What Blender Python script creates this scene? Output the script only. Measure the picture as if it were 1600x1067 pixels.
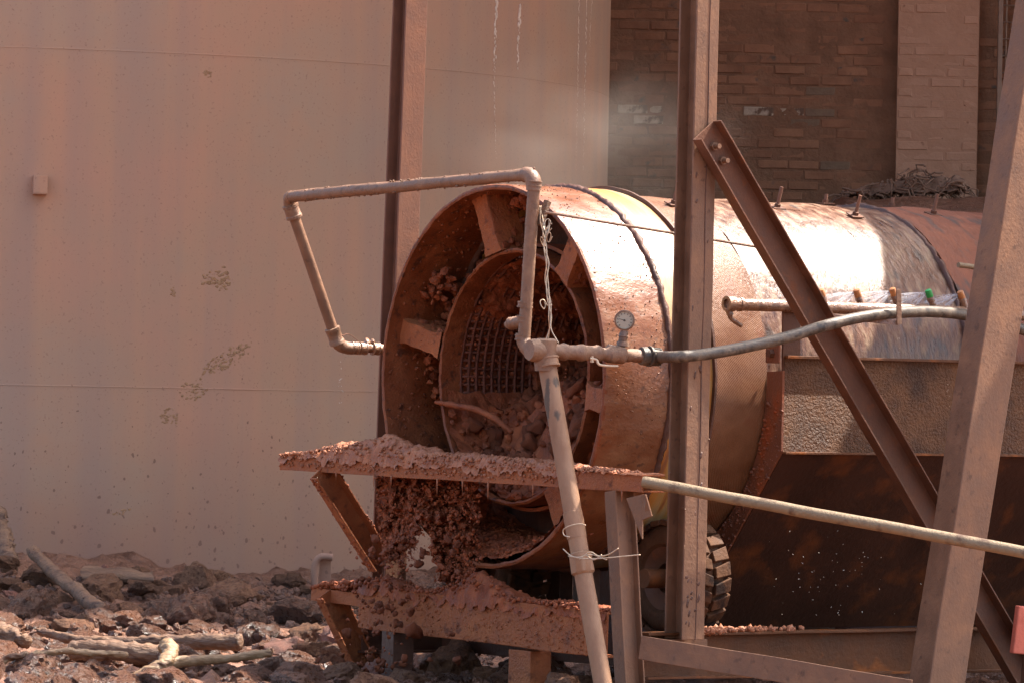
import bpy, bmesh, math, random
from mathutils import Vector, Matrix, noise
R = math.radians
random.seed(7)
scene = bpy.context.scene
for o in list(bpy.data.objects): bpy.data.objects.remove(o)
COL = scene.collection

# ------------------------------------------------------------------ camera
F = 8000.0                       # focal length in photo pixels (1600 wide)
cam_d = bpy.data.cameras.new('camera'); cam = bpy.data.objects.new('camera', cam_d); COL.objects.link(cam)
cam_d.sensor_width = 36.0; cam_d.lens = F / 1600 * 36.0
cam_d.clip_start = 0.5; cam_d.clip_end = 1200
CAM = Vector((0, 0, 1.40))
CR = Matrix.Rotation(R(90 + 0.562), 3, 'X') @ Matrix.Rotation(R(1.1), 3, 'Z')
cam.matrix_world = Matrix.Translation(CAM) @ CR.to_4x4()
scene.camera = cam

# ------------------------------------------------------------------ world, sun, exposure
SUN = Vector((0.49, 0.22, 0.85)).normalized()
elev = math.asin(SUN.z); azim = math.atan2(SUN.x, SUN.y)
world = bpy.data.worlds.new('World'); scene.world = world; world.use_nodes = True
wn = world.node_tree.nodes; wl = world.node_tree.links
sky = wn.new('ShaderNodeTexSky'); sky.sky_type = 'NISHITA'; sky.sun_disc = False
sky.sun_elevation = elev; sky.sun_rotation = azim
sky.dust_density = 4.0; sky.air_density = 1.0; sky.ozone_density = 1.0
wl.new(sky.outputs[0], wn['Background'].inputs[0]); wn['Background'].inputs[1].default_value = 0.13
sun_d = bpy.data.lights.new('sun', 'SUN'); sun_d.energy = 3.9; sun_d.angle = R(0.5); sun_d.color = (1.0, 0.93, 0.83)
sun = bpy.data.objects.new('sun', sun_d); COL.objects.link(sun)
sun.rotation_euler = SUN.to_track_quat('Z', 'Y').to_euler(); sun.location = SUN * 60
vs = scene.view_settings
vs.view_transform = 'Standard'; vs.look = 'None'; vs.gamma = 1.0; vs.use_curve_mapping = False
vs.exposure = 2.15
scene.cycles.max_bounces = 6; scene.cycles.transparent_max_bounces = 12

# ------------------------------------------------------------------ frames of reference
AX = Vector((math.sin(R(54)), math.cos(R(54)), 0))      # along the drum, away from the open end
BX = Vector((math.cos(R(54)), -math.sin(R(54)), 0))     # across the drum, towards the camera side
ZX = Vector((0, 0, 1))
def ray(px, py): return CR @ Vector(((px - 800) / F, -(py - 533.5) / F, -1))
def onY(px, py, y):
    d = ray(px, py); return CAM + d * (y / d.y)
C = onY(766, 588, 24.0)
def onP(px, py, n, off):
    d = ray(px, py); t = (off + n.dot(C) - n.dot(CAM)) / n.dot(d); return CAM + d * t
def onS(px, py, s): return onP(px, py, AX, s)
def onU(px, py, u): return onP(px, py, BX, u)
def P(u, s, z): return C + BX * u + AX * s + ZX * z
def DP(s, r, phi): return C + AX * s + (BX * math.cos(phi) + ZX * math.sin(phi)) * r
def lin(r, g, b):
    f = lambda c: (c / 255 / 12.92) if c / 255 <= 0.04045 else ((c / 255 + 0.055) / 1.055) ** 2.4
    return (f(r), f(g), f(b), 1)

# ------------------------------------------------------------------ materials
# measured albedo scale of each material (the colours below were read off photographs of such surfaces)
ALB = dict(dusty_brown_steel=0.62, rusty_steel=0.46, muddy_plastic_pipe=0.5, muddy_galvanised_pipe=0.42, dusty_rail_tube=0.36, mud_washed_steel=.55, mud_plastered_steel=.70,
    ring_outer_wet_steel=0.44, wet_mud=0.9, mud_clod=0.66, splashed_mud=.72, orange_rust_plate=.62, drum_chequer_plate=0.42, drum_body_wet_steel=0.36, drum_rear_dusty=0.52,
    muddy_tyre_rubber=0.34, muddy_rock=1.0, red_rock=0.6, wet_muddy_rock=0.7, trodden_mud_ground=0.95, muddy_branch=0.52, pale_wet_branch=0.48, track_ring_paint=0.55,
    black_hose_dusty=0.42, dirty_sacking=.9, hopper_steel=0.42, chassis_steel=0.6, gate_frame_paint=.8, muddy_screen_wire=.8, tank_plate=0.95, sooty_brick=0.84, smeared_mortar=0.8, gauge_dial=.62, dry_mud_splat=0.95, pale_pilaster_brick=0.8, pale_pilaster_mortar=0.8, lime_stained_brick=.8)
def nmat(name, c1, c2, c3=None, scale=6.0, rough=0.75, rough2=None, bump=0.35, bscale=40.0, bdist=0.01,
         stretch=(1, 1, 1), fine=None, spec=0.4, metal=0.0, rnd=0.0, extra=None, detail=8, coord='Object'):
    k_ = ALB.get(name, 1.0); sc_ = lambda c: (c[0] * k_, c[1] * k_ * .97, c[2] * k_ * .84, 1)   # warm tint put into every colour to offset the bluish sky light
    c1, c2, c3 = sc_(c1), sc_(c2), (sc_(c3) if c3 else None)
    if fine: fine = (sc_(fine[0]),) + tuple(fine[1:])
    m = bpy.data.materials.new(name); m.use_nodes = True
    n = m.node_tree.nodes; l = m.node_tree.links; bs = n['Principled BSDF']
    tc = n.new('ShaderNodeTexCoord'); mp = n.new('ShaderNodeMapping'); l.new(tc.outputs[coord], mp.inputs[0])
    mp.inputs['Scale'].default_value = stretch
    co = mp.outputs[0]
    oi = None
    if rnd > 0:
        oi = n.new('ShaderNodeObjectInfo')
        ad = n.new('ShaderNodeVectorMath'); ad.operation = 'ADD'
        ml = n.new('ShaderNodeMath'); ml.operation = 'MULTIPLY'; ml.inputs[1].default_value = 37.0
        l.new(oi.outputs['Random'], ml.inputs[0]); l.new(co, ad.inputs[0]); l.new(ml.outputs[0], ad.inputs[1]); co = ad.outputs[0]
    n1 = n.new('ShaderNodeTexNoise'); n1.inputs['Scale'].default_value = scale; n1.inputs['Detail'].default_value = detail
    n1.inputs['Roughness'].default_value = 0.62; l.new(co, n1.inputs['Vector'])
    cr = n.new('ShaderNodeValToRGB'); l.new(n1.outputs['Fac'], cr.inputs[0])
    cr.color_ramp.elements[0].position = 0.34; cr.color_ramp.elements[0].color = c1
    cr.color_ramp.elements[1].position = 0.66; cr.color_ramp.elements[1].color = c2
    if c3:
        e = cr.color_ramp.elements.new(0.5); e.color = c3
    colo = cr.outputs[0]
    if fine:
        fc, fs, fa, fb = fine                     # colour, scale, threshold low, high : specks and stains
        n2 = n.new('ShaderNodeTexNoise'); n2.inputs['Scale'].default_value = fs; n2.inputs['Detail'].default_value = 5
        l.new(co, n2.inputs['Vector'])
        mr = n.new('ShaderNodeMapRange'); mr.inputs[1].default_value = fa; mr.inputs[2].default_value = fb; l.new(n2.outputs['Fac'], mr.inputs[0])
        mx = n.new('ShaderNodeMix'); mx.data_type = 'RGBA'; l.new(mr.outputs[0], mx.inputs[0]); l.new(colo, mx.inputs[6]); mx.inputs[7].default_value = fc
        colo = mx.outputs[2]
    if rnd > 0:
        hs = n.new('ShaderNodeHueSaturation'); mr = n.new('ShaderNodeMapRange'); mr.inputs[3].default_value = 1 - rnd; mr.inputs[4].default_value = 1 + rnd
        l.new(oi.outputs['Random'], mr.inputs[0]); l.new(mr.outputs[0], hs.inputs['Value']); l.new(colo, hs.inputs['Color']); colo = hs.outputs[0]
    l.new(colo, bs.inputs['Base Color'])
    n3 = n.new('ShaderNodeTexNoise'); n3.inputs['Scale'].default_value = bscale; n3.inputs['Detail'].default_value = 6
    n3.inputs['Roughness'].default_value = 0.6; l.new(co, n3.inputs['Vector'])
    if bump:
        bp = n.new('ShaderNodeBump'); bp.inputs['Strength'].default_value = bump; bp.inputs['Distance'].default_value = bdist
        l.new(n3.outputs['Fac'], bp.inputs['Height']); l.new(bp.outputs[0], bs.inputs['Normal'])
    if rough2 is not None:
        mr = n.new('ShaderNodeMapRange'); mr.inputs[1].default_value = 0.35; mr.inputs[2].default_value = 0.65
        mr.inputs[3].default_value = rough; mr.inputs[4].default_value = rough2; l.new(n1.outputs['Fac'], mr.inputs[0]); l.new(mr.outputs[0], bs.inputs['Roughness'])
    else: bs.inputs['Roughness'].default_value = rough
    bs.inputs['Specular IOR Level'].default_value = spec; bs.inputs['Metallic'].default_value = metal
    if extra: extra(m, n, l, bs, co, colo)
    return m

def tank_extra(m, n, l, bs, co, colo):
    # dust-washed plate: vertical run marks, mud specks thrown up from the ground, white lime runs
    geo = n.new('ShaderNodeTexCoord'); sep = n.new('ShaderNodeSeparateXYZ'); l.new(geo.outputs['Object'], sep.inputs[0])
    mp = n.new('ShaderNodeMapping'); mp.inputs['Scale'].default_value = (5, 5, 0.22); l.new(geo.outputs['Object'], mp.inputs[0])
    st = n.new('ShaderNodeTexNoise'); st.inputs['Scale'].default_value = 1.0; st.inputs['Detail'].default_value = 7; l.new(mp.outputs[0], st.inputs['Vector'])
    mr = n.new('ShaderNodeMapRange'); mr.inputs[1].default_value = 0.42; mr.inputs[2].default_value = 0.72; mr.inputs[3].default_value = 0; mr.inputs[4].default_value = 0.5; l.new(st.outputs['Fac'], mr.inputs[0])
    mx = n.new('ShaderNodeMix'); mx.data_type = 'RGBA'; l.new(mr.outputs[0], mx.inputs[0]); l.new(colo, mx.inputs[6]); mx.inputs[7].default_value = lin(146, 118, 104)
    # specks, denser low down
    vo = n.new('ShaderNodeTexVoronoi'); vo.inputs['Scale'].default_value = 21.0; mp2 = n.new('ShaderNodeMapping'); mp2.inputs['Scale'].default_value = (1, 1, 0.75)
    nz = n.new('ShaderNodeTexNoise'); nz.inputs['Scale'].default_value = 14
    ad = n.new('ShaderNodeMixRGB'); ad.blend_type = 'ADD'; ad.inputs[0].default_value = 0.05
    l.new(geo.outputs['Object'], ad.inputs[1]); l.new(nz.outputs['Color'], ad.inputs[2]); l.new(geo.outputs['Object'], nz.inputs['Vector'])
    l.new(ad.outputs[0], mp2.inputs[0]); l.new(mp2.outputs[0], vo.inputs['Vector'])
    sc = n.new('ShaderNodeSeparateColor'); l.new(vo.outputs['Color'], sc.inputs[0])
    hz = n.new('ShaderNodeMapRange'); hz.inputs[1].default_value = 0.0; hz.inputs[2].default_value = 2.4; hz.inputs[3].default_value = 0.33; hz.inputs[4].default_value = -0.05; l.new(sep.outputs['Z'], hz.inputs[0])
    ml = n.new('ShaderNodeMath'); ml.operation = 'MULTIPLY'; l.new(sc.outputs[0], ml.inputs[0]); l.new(hz.outputs[0], ml.inputs[1])
    lt = n.new('ShaderNodeMath'); lt.operation = 'LESS_THAN'; l.new(vo.outputs['Distance'], lt.inputs[0]); l.new(ml.outputs[0], lt.inputs[1])
    ms = n.new('ShaderNodeMath'); ms.operation = 'MULTIPLY'; ms.inputs[1].default_value = 0.6; l.new(lt.outputs[0], ms.inputs[0])
    m2 = n.new('ShaderNodeMix'); m2.data_type = 'RGBA'; l.new(ms.outputs[0], m2.inputs[0]); l.new(mx.outputs[2], m2.inputs[6]); m2.inputs[7].default_value = lin(88, 58, 46)
    # fine pin-prick dirt
    vf = n.new('ShaderNodeTexNoise'); vf.inputs['Scale'].default_value = 60; vf.inputs['Detail'].default_value = 3; l.new(geo.outputs['Object'], vf.inputs['Vector'])
    mf = n.new('ShaderNodeMapRange'); mf.inputs[1].default_value = 0.62; mf.inputs[2].default_value = 0.72; mf.inputs[4].default_value = 0.45; l.new(vf.outputs['Fac'], mf.inputs[0])
    m3 = n.new('ShaderNodeMix'); m3.data_type = 'RGBA'; l.new(mf.outputs[0], m3.inputs[0]); l.new(m2.outputs[2], m3.inputs[6]); m3.inputs[7].default_value = lin(112, 82, 68)
    # darker, browner band rising from the foot
    ft = n.new('ShaderNodeMapRange'); ft.inputs[1].default_value = 0.1; ft.inputs[2].default_value = 1.5; ft.inputs[3].default_value = 0.75; ft.inputs[4].default_value = 0.0
    fa = n.new('ShaderNodeMath'); fa.operation = 'MULTIPLY_ADD'; fa.inputs[1].default_value = 0.8; l.new(n1_of(n).outputs['Fac'], fa.inputs[0]); l.new(sep.outputs['Z'], fa.inputs[2])
    l.new(fa.outputs[0], ft.inputs[0])
    m4 = n.new('ShaderNodeMix'); m4.data_type = 'RGBA'; l.new(ft.outputs[0], m4.inputs[0]); l.new(m3.outputs[2], m4.inputs[6]); m4.inputs[7].default_value = lin(126, 91, 77)
    l.new(m4.outputs[2], bs.inputs['Base Color'])
def n1_of(n): return [x for x in n if x.type == 'TEX_NOISE'][0]

def weave_extra(m, n, l, bs, co, colo):
    tc = n.new('ShaderNodeTexCoord')
    w1 = n.new('ShaderNodeTexWave'); w1.inputs['Scale'].default_value = 44; w1.inputs['Distortion'].default_value = 1.5; w1.inputs['Detail'].default_value = 2; w1.bands_direction = 'DIAGONAL'; l.new(tc.outputs['Object'], w1.inputs['Vector'])
    bp = n.new('ShaderNodeBump'); bp.inputs['Strength'].default_value = 0.4; bp.inputs['Distance'].default_value = 0.005
    l.new(w1.outputs['Fac'], bp.inputs['Height'])
    old = [x for x in n if x.type == 'BUMP'][0]; l.new(old.outputs[0], bp.inputs['Normal']); l.new(bp.outputs[0], bs.inputs['Normal'])

M = {}
M['tank'] = nmat('tank_plate', lin(180, 132, 110), lin(165, 135, 117), lin(173, 133, 111), scale=0.8, rough=0.85, bump=0.06, bscale=60, bdist=.004, extra=tank_extra, spec=0.25)
M['lime'] = nmat('lime_run', lin(220, 196, 182), lin(192, 164, 150), scale=30, rough=0.85, bump=0.4)
M['splat'] = nmat('dry_mud_splat', lin(166, 126, 96), lin(146, 108, 80), scale=40, rough=0.9, bump=0.6, bscale=90)
M['mud'] = nmat('wet_mud', lin(112, 56, 34), lin(156, 86, 54), lin(132, 69, 43), scale=12, rough=0.45, rough2=0.8, bump=0.7, bscale=70, bdist=0.012, spec=0.25)
M['mud_pink'] = nmat('splashed_mud', lin(150, 88, 60), lin(186, 120, 88), scale=14, rough=0.35, rough2=0.7, bump=0.8, bscale=60, bdist=0.012, spec=0.35)
M['clod'] = nmat('mud_clod', lin(116, 58, 36), lin(158, 88, 56), scale=16, rough=0.5, rough2=0.8, bump=0.7, bscale=60, rnd=0.25, spec=.25)
M['ring'] = nmat('mud_washed_steel', lin(136, 70, 40), lin(172, 98, 60), lin(150, 81, 49), scale=7, rough=0.32, rough2=0.6, bump=0.7, bscale=85, bdist=0.008, fine=(lin(104, 58, 40), 22, 0.56, 0.68), spec=0.25)
M['ring_out'] = nmat('ring_outer_wet_steel', lin(150, 86, 52), lin(186, 124, 84), lin(166, 100, 63), scale=6, rough=0.26, rough2=0.5, bump=0.4, bscale=34, bdist=0.008, stretch=(1, 1, 1.6), fine=(lin(122, 72, 48), 24, 0.57, 0.7), spec=0.5)
M['track'] = nmat('track_ring_paint', lin(206, 182, 156), lin(226, 134, 30), lin(206, 160, 100), scale=4, stretch=(3.4, .4, 1), coord='UV', rough=0.3, rough2=0.5, bump=0.3, bscale=14, fine=(lin(160, 100, 64), 8, 0.54, 0.66), spec=0.5)
M['body'] = nmat('drum_body_wet_steel', lin(104, 60, 42), lin(206, 166, 134), lin(158, 104, 76), scale=8, stretch=(2.6, 1.0, 1), coord='UV', rough=0.26, rough2=0.55, bump=0.7, bscale=16, bdist=0.012, fine=(lin(92, 64, 54), 6, 0.55, 0.68), spec=0.5, detail=12)
M['rear'] = nmat('drum_rear_dusty', lin(136, 74, 52), lin(170, 102, 74), scale=7, stretch=(2.4, 1, 1), coord='UV', rough=0.5, rough2=0.75, bump=0.6, bscale=12, bdist=.012, fine=(lin(104, 82, 76), 5, 0.54, 0.66), spec=.3)
M['weave'] = nmat('drum_chequer_plate', lin(146, 92, 62), lin(182, 126, 90), scale=5, rough=0.3, rough2=0.5, bump=0.4, bscale=60, extra=weave_extra, fine=(lin(150, 76, 40), 5, .56, .68), spec=0.5)
M['screen'] = nmat('muddy_screen_wire', lin(118, 62, 42), lin(88, 48, 34), scale=14, rough=0.6, rough2=0.8, bump=0.6, bscale=80)
M['dark'] = nmat('dark_muddy_steel', lin(66, 40, 31), lin(92, 58, 45), scale=6, rough=0.4, rough2=0.7, bump=0.5, bscale=40)
M['steel'] = nmat('dusty_brown_steel', lin(124, 86, 64), lin(154, 110, 84), lin(136, 96, 73), scale=9, stretch=(1, 1, .8), rough=0.55, rough2=0.8, bump=0.45, bscale=75, bdist=0.005, fine=(lin(106, 72, 54), 30, 0.60, 0.74), detail=10)
M['steel_dull'] = nmat('dull_brown_steel', lin(96, 62, 48), lin(118, 78, 60), scale=9, stretch=(1, 1, .8), rough=.65, rough2=.85, bump=.35, bscale=80, bdist=.004)
M['steel_rust'] = nmat('rusty_steel', lin(114, 70, 48), lin(144, 92, 66), lin(128, 80, 56), scale=8, rough=0.6, rough2=0.8, bump=0.5, bscale=70, bdist=0.006, fine=(lin(150, 84, 44), 12, 0.6, 0.7))
M['mudsteel'] = nmat('mud_plastered_steel', lin(148, 82, 50), lin(174, 104, 66), lin(160, 92, 57), scale=9, rough=0.5, rough2=0.75, bump=0.8, bscale=70, bdist=0.010, fine=(lin(116, 64, 42), 20, 0.57, 0.7), spec=.25)
M['rust'] = nmat('orange_rust_plate', lin(128, 74, 50), lin(152, 86, 50), lin(140, 82, 58), scale=4, stretch=(2, 2, 0.8), rough=0.4, rough2=0.65, bump=0.5, bscale=60, fine=(lin(172, 80, 32), 4, 0.58, 0.72))
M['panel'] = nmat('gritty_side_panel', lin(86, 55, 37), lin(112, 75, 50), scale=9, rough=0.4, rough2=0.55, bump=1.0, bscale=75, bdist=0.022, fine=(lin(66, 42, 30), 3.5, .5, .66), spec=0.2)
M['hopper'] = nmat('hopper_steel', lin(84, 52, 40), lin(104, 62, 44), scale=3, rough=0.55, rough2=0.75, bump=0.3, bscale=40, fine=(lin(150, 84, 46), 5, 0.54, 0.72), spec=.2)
M['chassis'] = nmat('chassis_steel', lin(100, 62, 40), lin(124, 78, 50), scale=6, rough=0.45, rough2=0.7, bump=0.4, bscale=50, fine=(lin(160, 92, 44), 7, 0.58, 0.7), spec=.2)
M['pipe'] = nmat('muddy_galvanised_pipe', lin(150, 106, 80), lin(186, 142, 114), lin(166, 120, 94), scale=14, rough=0.45, rough2=0.7, bump=0.6, bscale=80, bdist=0.006, fine=(lin(128, 92, 72), 18, 0.57, 0.7), spec=0.5)
M['pvc'] = nmat('muddy_plastic_pipe', lin(188, 144, 114), lin(166, 122, 96), scale=8, rough=0.5, rough2=0.7, bump=0.3, bscale=70, stretch=(1, 1, 0.5), fine=(lin(104, 84, 72), 7, 0.62, 0.65))
M['dry_pipe'] = nmat('dusty_rail_tube', lin(182, 152, 120), lin(200, 172, 140), scale=14, rough=0.5, rough2=0.7, bump=0.6, bscale=90, bdist=0.006, fine=(lin(132, 96, 72), 14, .53, .68))
M['hose'] = nmat('black_hose_dusty', lin(96, 84, 76), lin(158, 138, 122), lin(120, 102, 90), scale=22, rough=0.4, rough2=0.6, bump=0.3, bscale=60, fine=(lin(72, 60, 54), 26, 0.55, 0.68))
M['wetpipe'] = nmat('wet_brown_pipe', lin(92, 62, 48), lin(136, 98, 74), scale=18, rough=0.2, rough2=0.4, bump=0.6, bscale=70, spec=0.7)
M['wire'] = nmat('bright_tie_wire', lin(190, 170, 154), lin(160, 136, 118), scale=30, rough=0.4, bump=0, metal=0.4)
M['brasscap'] = nmat('brass_nozzle', lin(176, 116, 70), lin(140, 88, 56), scale=30, rough=0.4, bump=0.3)
M['greencap'] = nmat('green_nozzle_cap', lin(34, 128, 62), lin(46, 140, 72), scale=30, rough=0.4, bump=0.1)
M['dial'] = nmat('gauge_dial', lin(196, 182, 166), lin(180, 160, 142), scale=20, rough=0.4, bump=0.05)
M['black'] = nmat('black_print', lin(60, 46, 40), lin(70, 54, 46), scale=20, rough=0.6, bump=0)
M['glass'] = None
M['tyre'] = nmat('muddy_tyre_rubber', lin(116, 78, 56), lin(150, 104, 76), lin(132, 90, 66), scale=8, rough=0.6, rough2=0.85, bump=0.5, bscale=50, fine=(lin(84, 62, 54), 9, 0.55, 0.66), spec=.15)
M['rock'] = nmat('muddy_rock', lin(108, 74, 56), lin(144, 106, 84), lin(126, 88, 68), scale=6, rough=0.45, rough2=0.8, bump=1.0, bscale=30, bdist=0.03, rnd=0.25, fine=(lin(92, 56, 42), 11, 0.52, 0.64), spec=.2)
M['rock_red'] = nmat('red_rock', lin(128, 76, 60), lin(152, 96, 78), scale=6, rough=0.5, rough2=0.75, bump=0.7, bscale=26, bdist=0.02, rnd=0.15)
M['rock_wet'] = nmat('wet_muddy_rock', lin(108, 68, 50), lin(150, 102, 78), scale=6, rough=0.16, rough2=0.5, bump=1.0, bscale=26, bdist=0.05, rnd=0.25, spec=0.45, fine=(lin(150, 104, 84), 12, 0.56, 0.64))
M['ground'] = nmat('trodden_mud_ground', lin(100, 64, 48), lin(132, 90, 70), scale=6, rough=0.3, rough2=0.7, bump=1.0, bscale=22, bdist=0.05, detail=10)
M['wood'] = nmat('muddy_branch', lin(122, 86, 66), lin(164, 124, 98), scale=14, stretch=(.35, 1, 1.6), rough=0.5, rough2=0.8, bump=1.0, bscale=50, bdist=.015, fine=(lin(92, 60, 46), 16, .55, .66))
M['wood_pale'] = nmat('pale_wet_branch', lin(180, 140, 106), lin(204, 168, 132), scale=14, stretch=(.35, 1, 1.6), rough=0.35, rough2=0.6, bump=0.8, bscale=50, bdist=.012, fine=(lin(128, 88, 64), 16, .54, .66))
M['brick'] = nmat('sooty_brick', lin(130, 88, 68), lin(154, 108, 84), scale=5, rough=0.85, bump=0.5, bscale=45, rnd=0.07, fine=(lin(92, 80, 74), 8, 0.62, 0.72), spec=0.2)
M['brick_white'] = nmat('lime_stained_brick', lin(168, 142, 126), lin(196, 174, 158), scale=12, rough=0.85, bump=0.5, bscale=45, fine=(lin(112, 84, 70), 14, 0.52, 0.62), spec=0.2)
M['brick_grey'] = nmat('grey_stained_brick', lin(108, 84, 70), lin(120, 96, 80), scale=12, rough=0.85, bump=0.5, bscale=45, spec=0.2)
M['mortar'] = nmat('smeared_mortar', lin(122, 86, 67), lin(148, 106, 84), scale=4, rough=0.9, bump=0.7, bscale=30, bdist=0.02, spec=0.2)
M['brick_pale'] = nmat('pale_pilaster_brick', lin(178, 134, 112), lin(190, 146, 124), scale=6, rough=0.85, bump=0.5, bscale=40, rnd=0.05, fine=(lin(120, 78, 62), 10, 0.66, 0.72), spec=0.2)  # paler brick and mortar tones for the pilaster alone
M['mortar_pale'] = nmat('pale_pilaster_mortar', lin(176, 132, 110), lin(186, 142, 120), scale=5, rough=0.9, bump=0.6, bscale=30, spec=0.2)
M['frame_paint'] = nmat('gate_frame_paint', lin(150, 124, 108), lin(134, 106, 92), scale=8, rough=0.7, bump=0.2)
M['cloth'] = nmat('dirty_sacking', lin(112, 84, 70), lin(136, 104, 88), scale=12, rough=0.9, bump=0.6, bscale=50)
M['red'] = nmat('salmon_red_paint', lin(186, 92, 74), lin(170, 84, 68), lin(182, 94, 78), scale=12, rough=0.55, rough2=0.75, bump=0.3, bscale=60)
M['drop'] = nmat('water_drop', lin(230, 222, 212), lin(214, 204, 194), scale=4, rough=0.1, bump=0, spec=0.8)
def spray_mat():
    m = bpy.data.materials.new('water_spray'); m.use_nodes = True; n = m.node_tree.nodes; l = m.node_tree.links
    out = n['Material Output']; n.remove(n['Principled BSDF'])
    tr = n.new('ShaderNodeBsdfTransparent'); tl = n.new('ShaderNodeBsdfTranslucent'); df = n.new('ShaderNodeBsdfDiffuse')
    tl.inputs[0].default_value = (.85, .85, .88, 1); df.inputs[0].default_value = (.85, .85, .88, 1)
    a = n.new('ShaderNodeMixShader'); l.new(df.outputs[0], a.inputs[1]); l.new(tl.outputs[0], a.inputs[2])
    mx = n.new('ShaderNodeMixShader'); l.new(tr.outputs[0], mx.inputs[1]); l.new(a.outputs[0], mx.inputs[2])
    tc = n.new('ShaderNodeTexCoord'); nz = n.new('ShaderNodeTexNoise'); nz.inputs['Scale'].default_value = 30; l.new(tc.outputs['Object'], nz.inputs['Vector'])
    mr = n.new('ShaderNodeMapRange'); mr.inputs[1].default_value = .3; mr.inputs[2].default_value = .7; mr.inputs[3].default_value = .03; mr.inputs[4].default_value = .22
    l.new(nz.outputs['Fac'], mr.inputs[0]); l.new(mr.outputs[0], mx.inputs[0]); l.new(mx.outputs[0], out.inputs[0]); return m
M['spray'] = spray_mat()

# ------------------------------------------------------------------ mesh helpers
WLOC = {}
def ico(sub):
    bm = bmesh.new(); bmesh.ops.create_icosphere(bm, subdivisions=sub, radius=1.0)
    v = [x.co.copy() for x in bm.verts]; f = [tuple(q.index for q in x.verts) for x in bm.faces]; bm.free(); return v, f
ICO = {k: ico(k) for k in (1, 2, 3, 4)}
def fbm(p, o=4): return noise.fractal(p, 1.0, 2.0, o)

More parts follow.
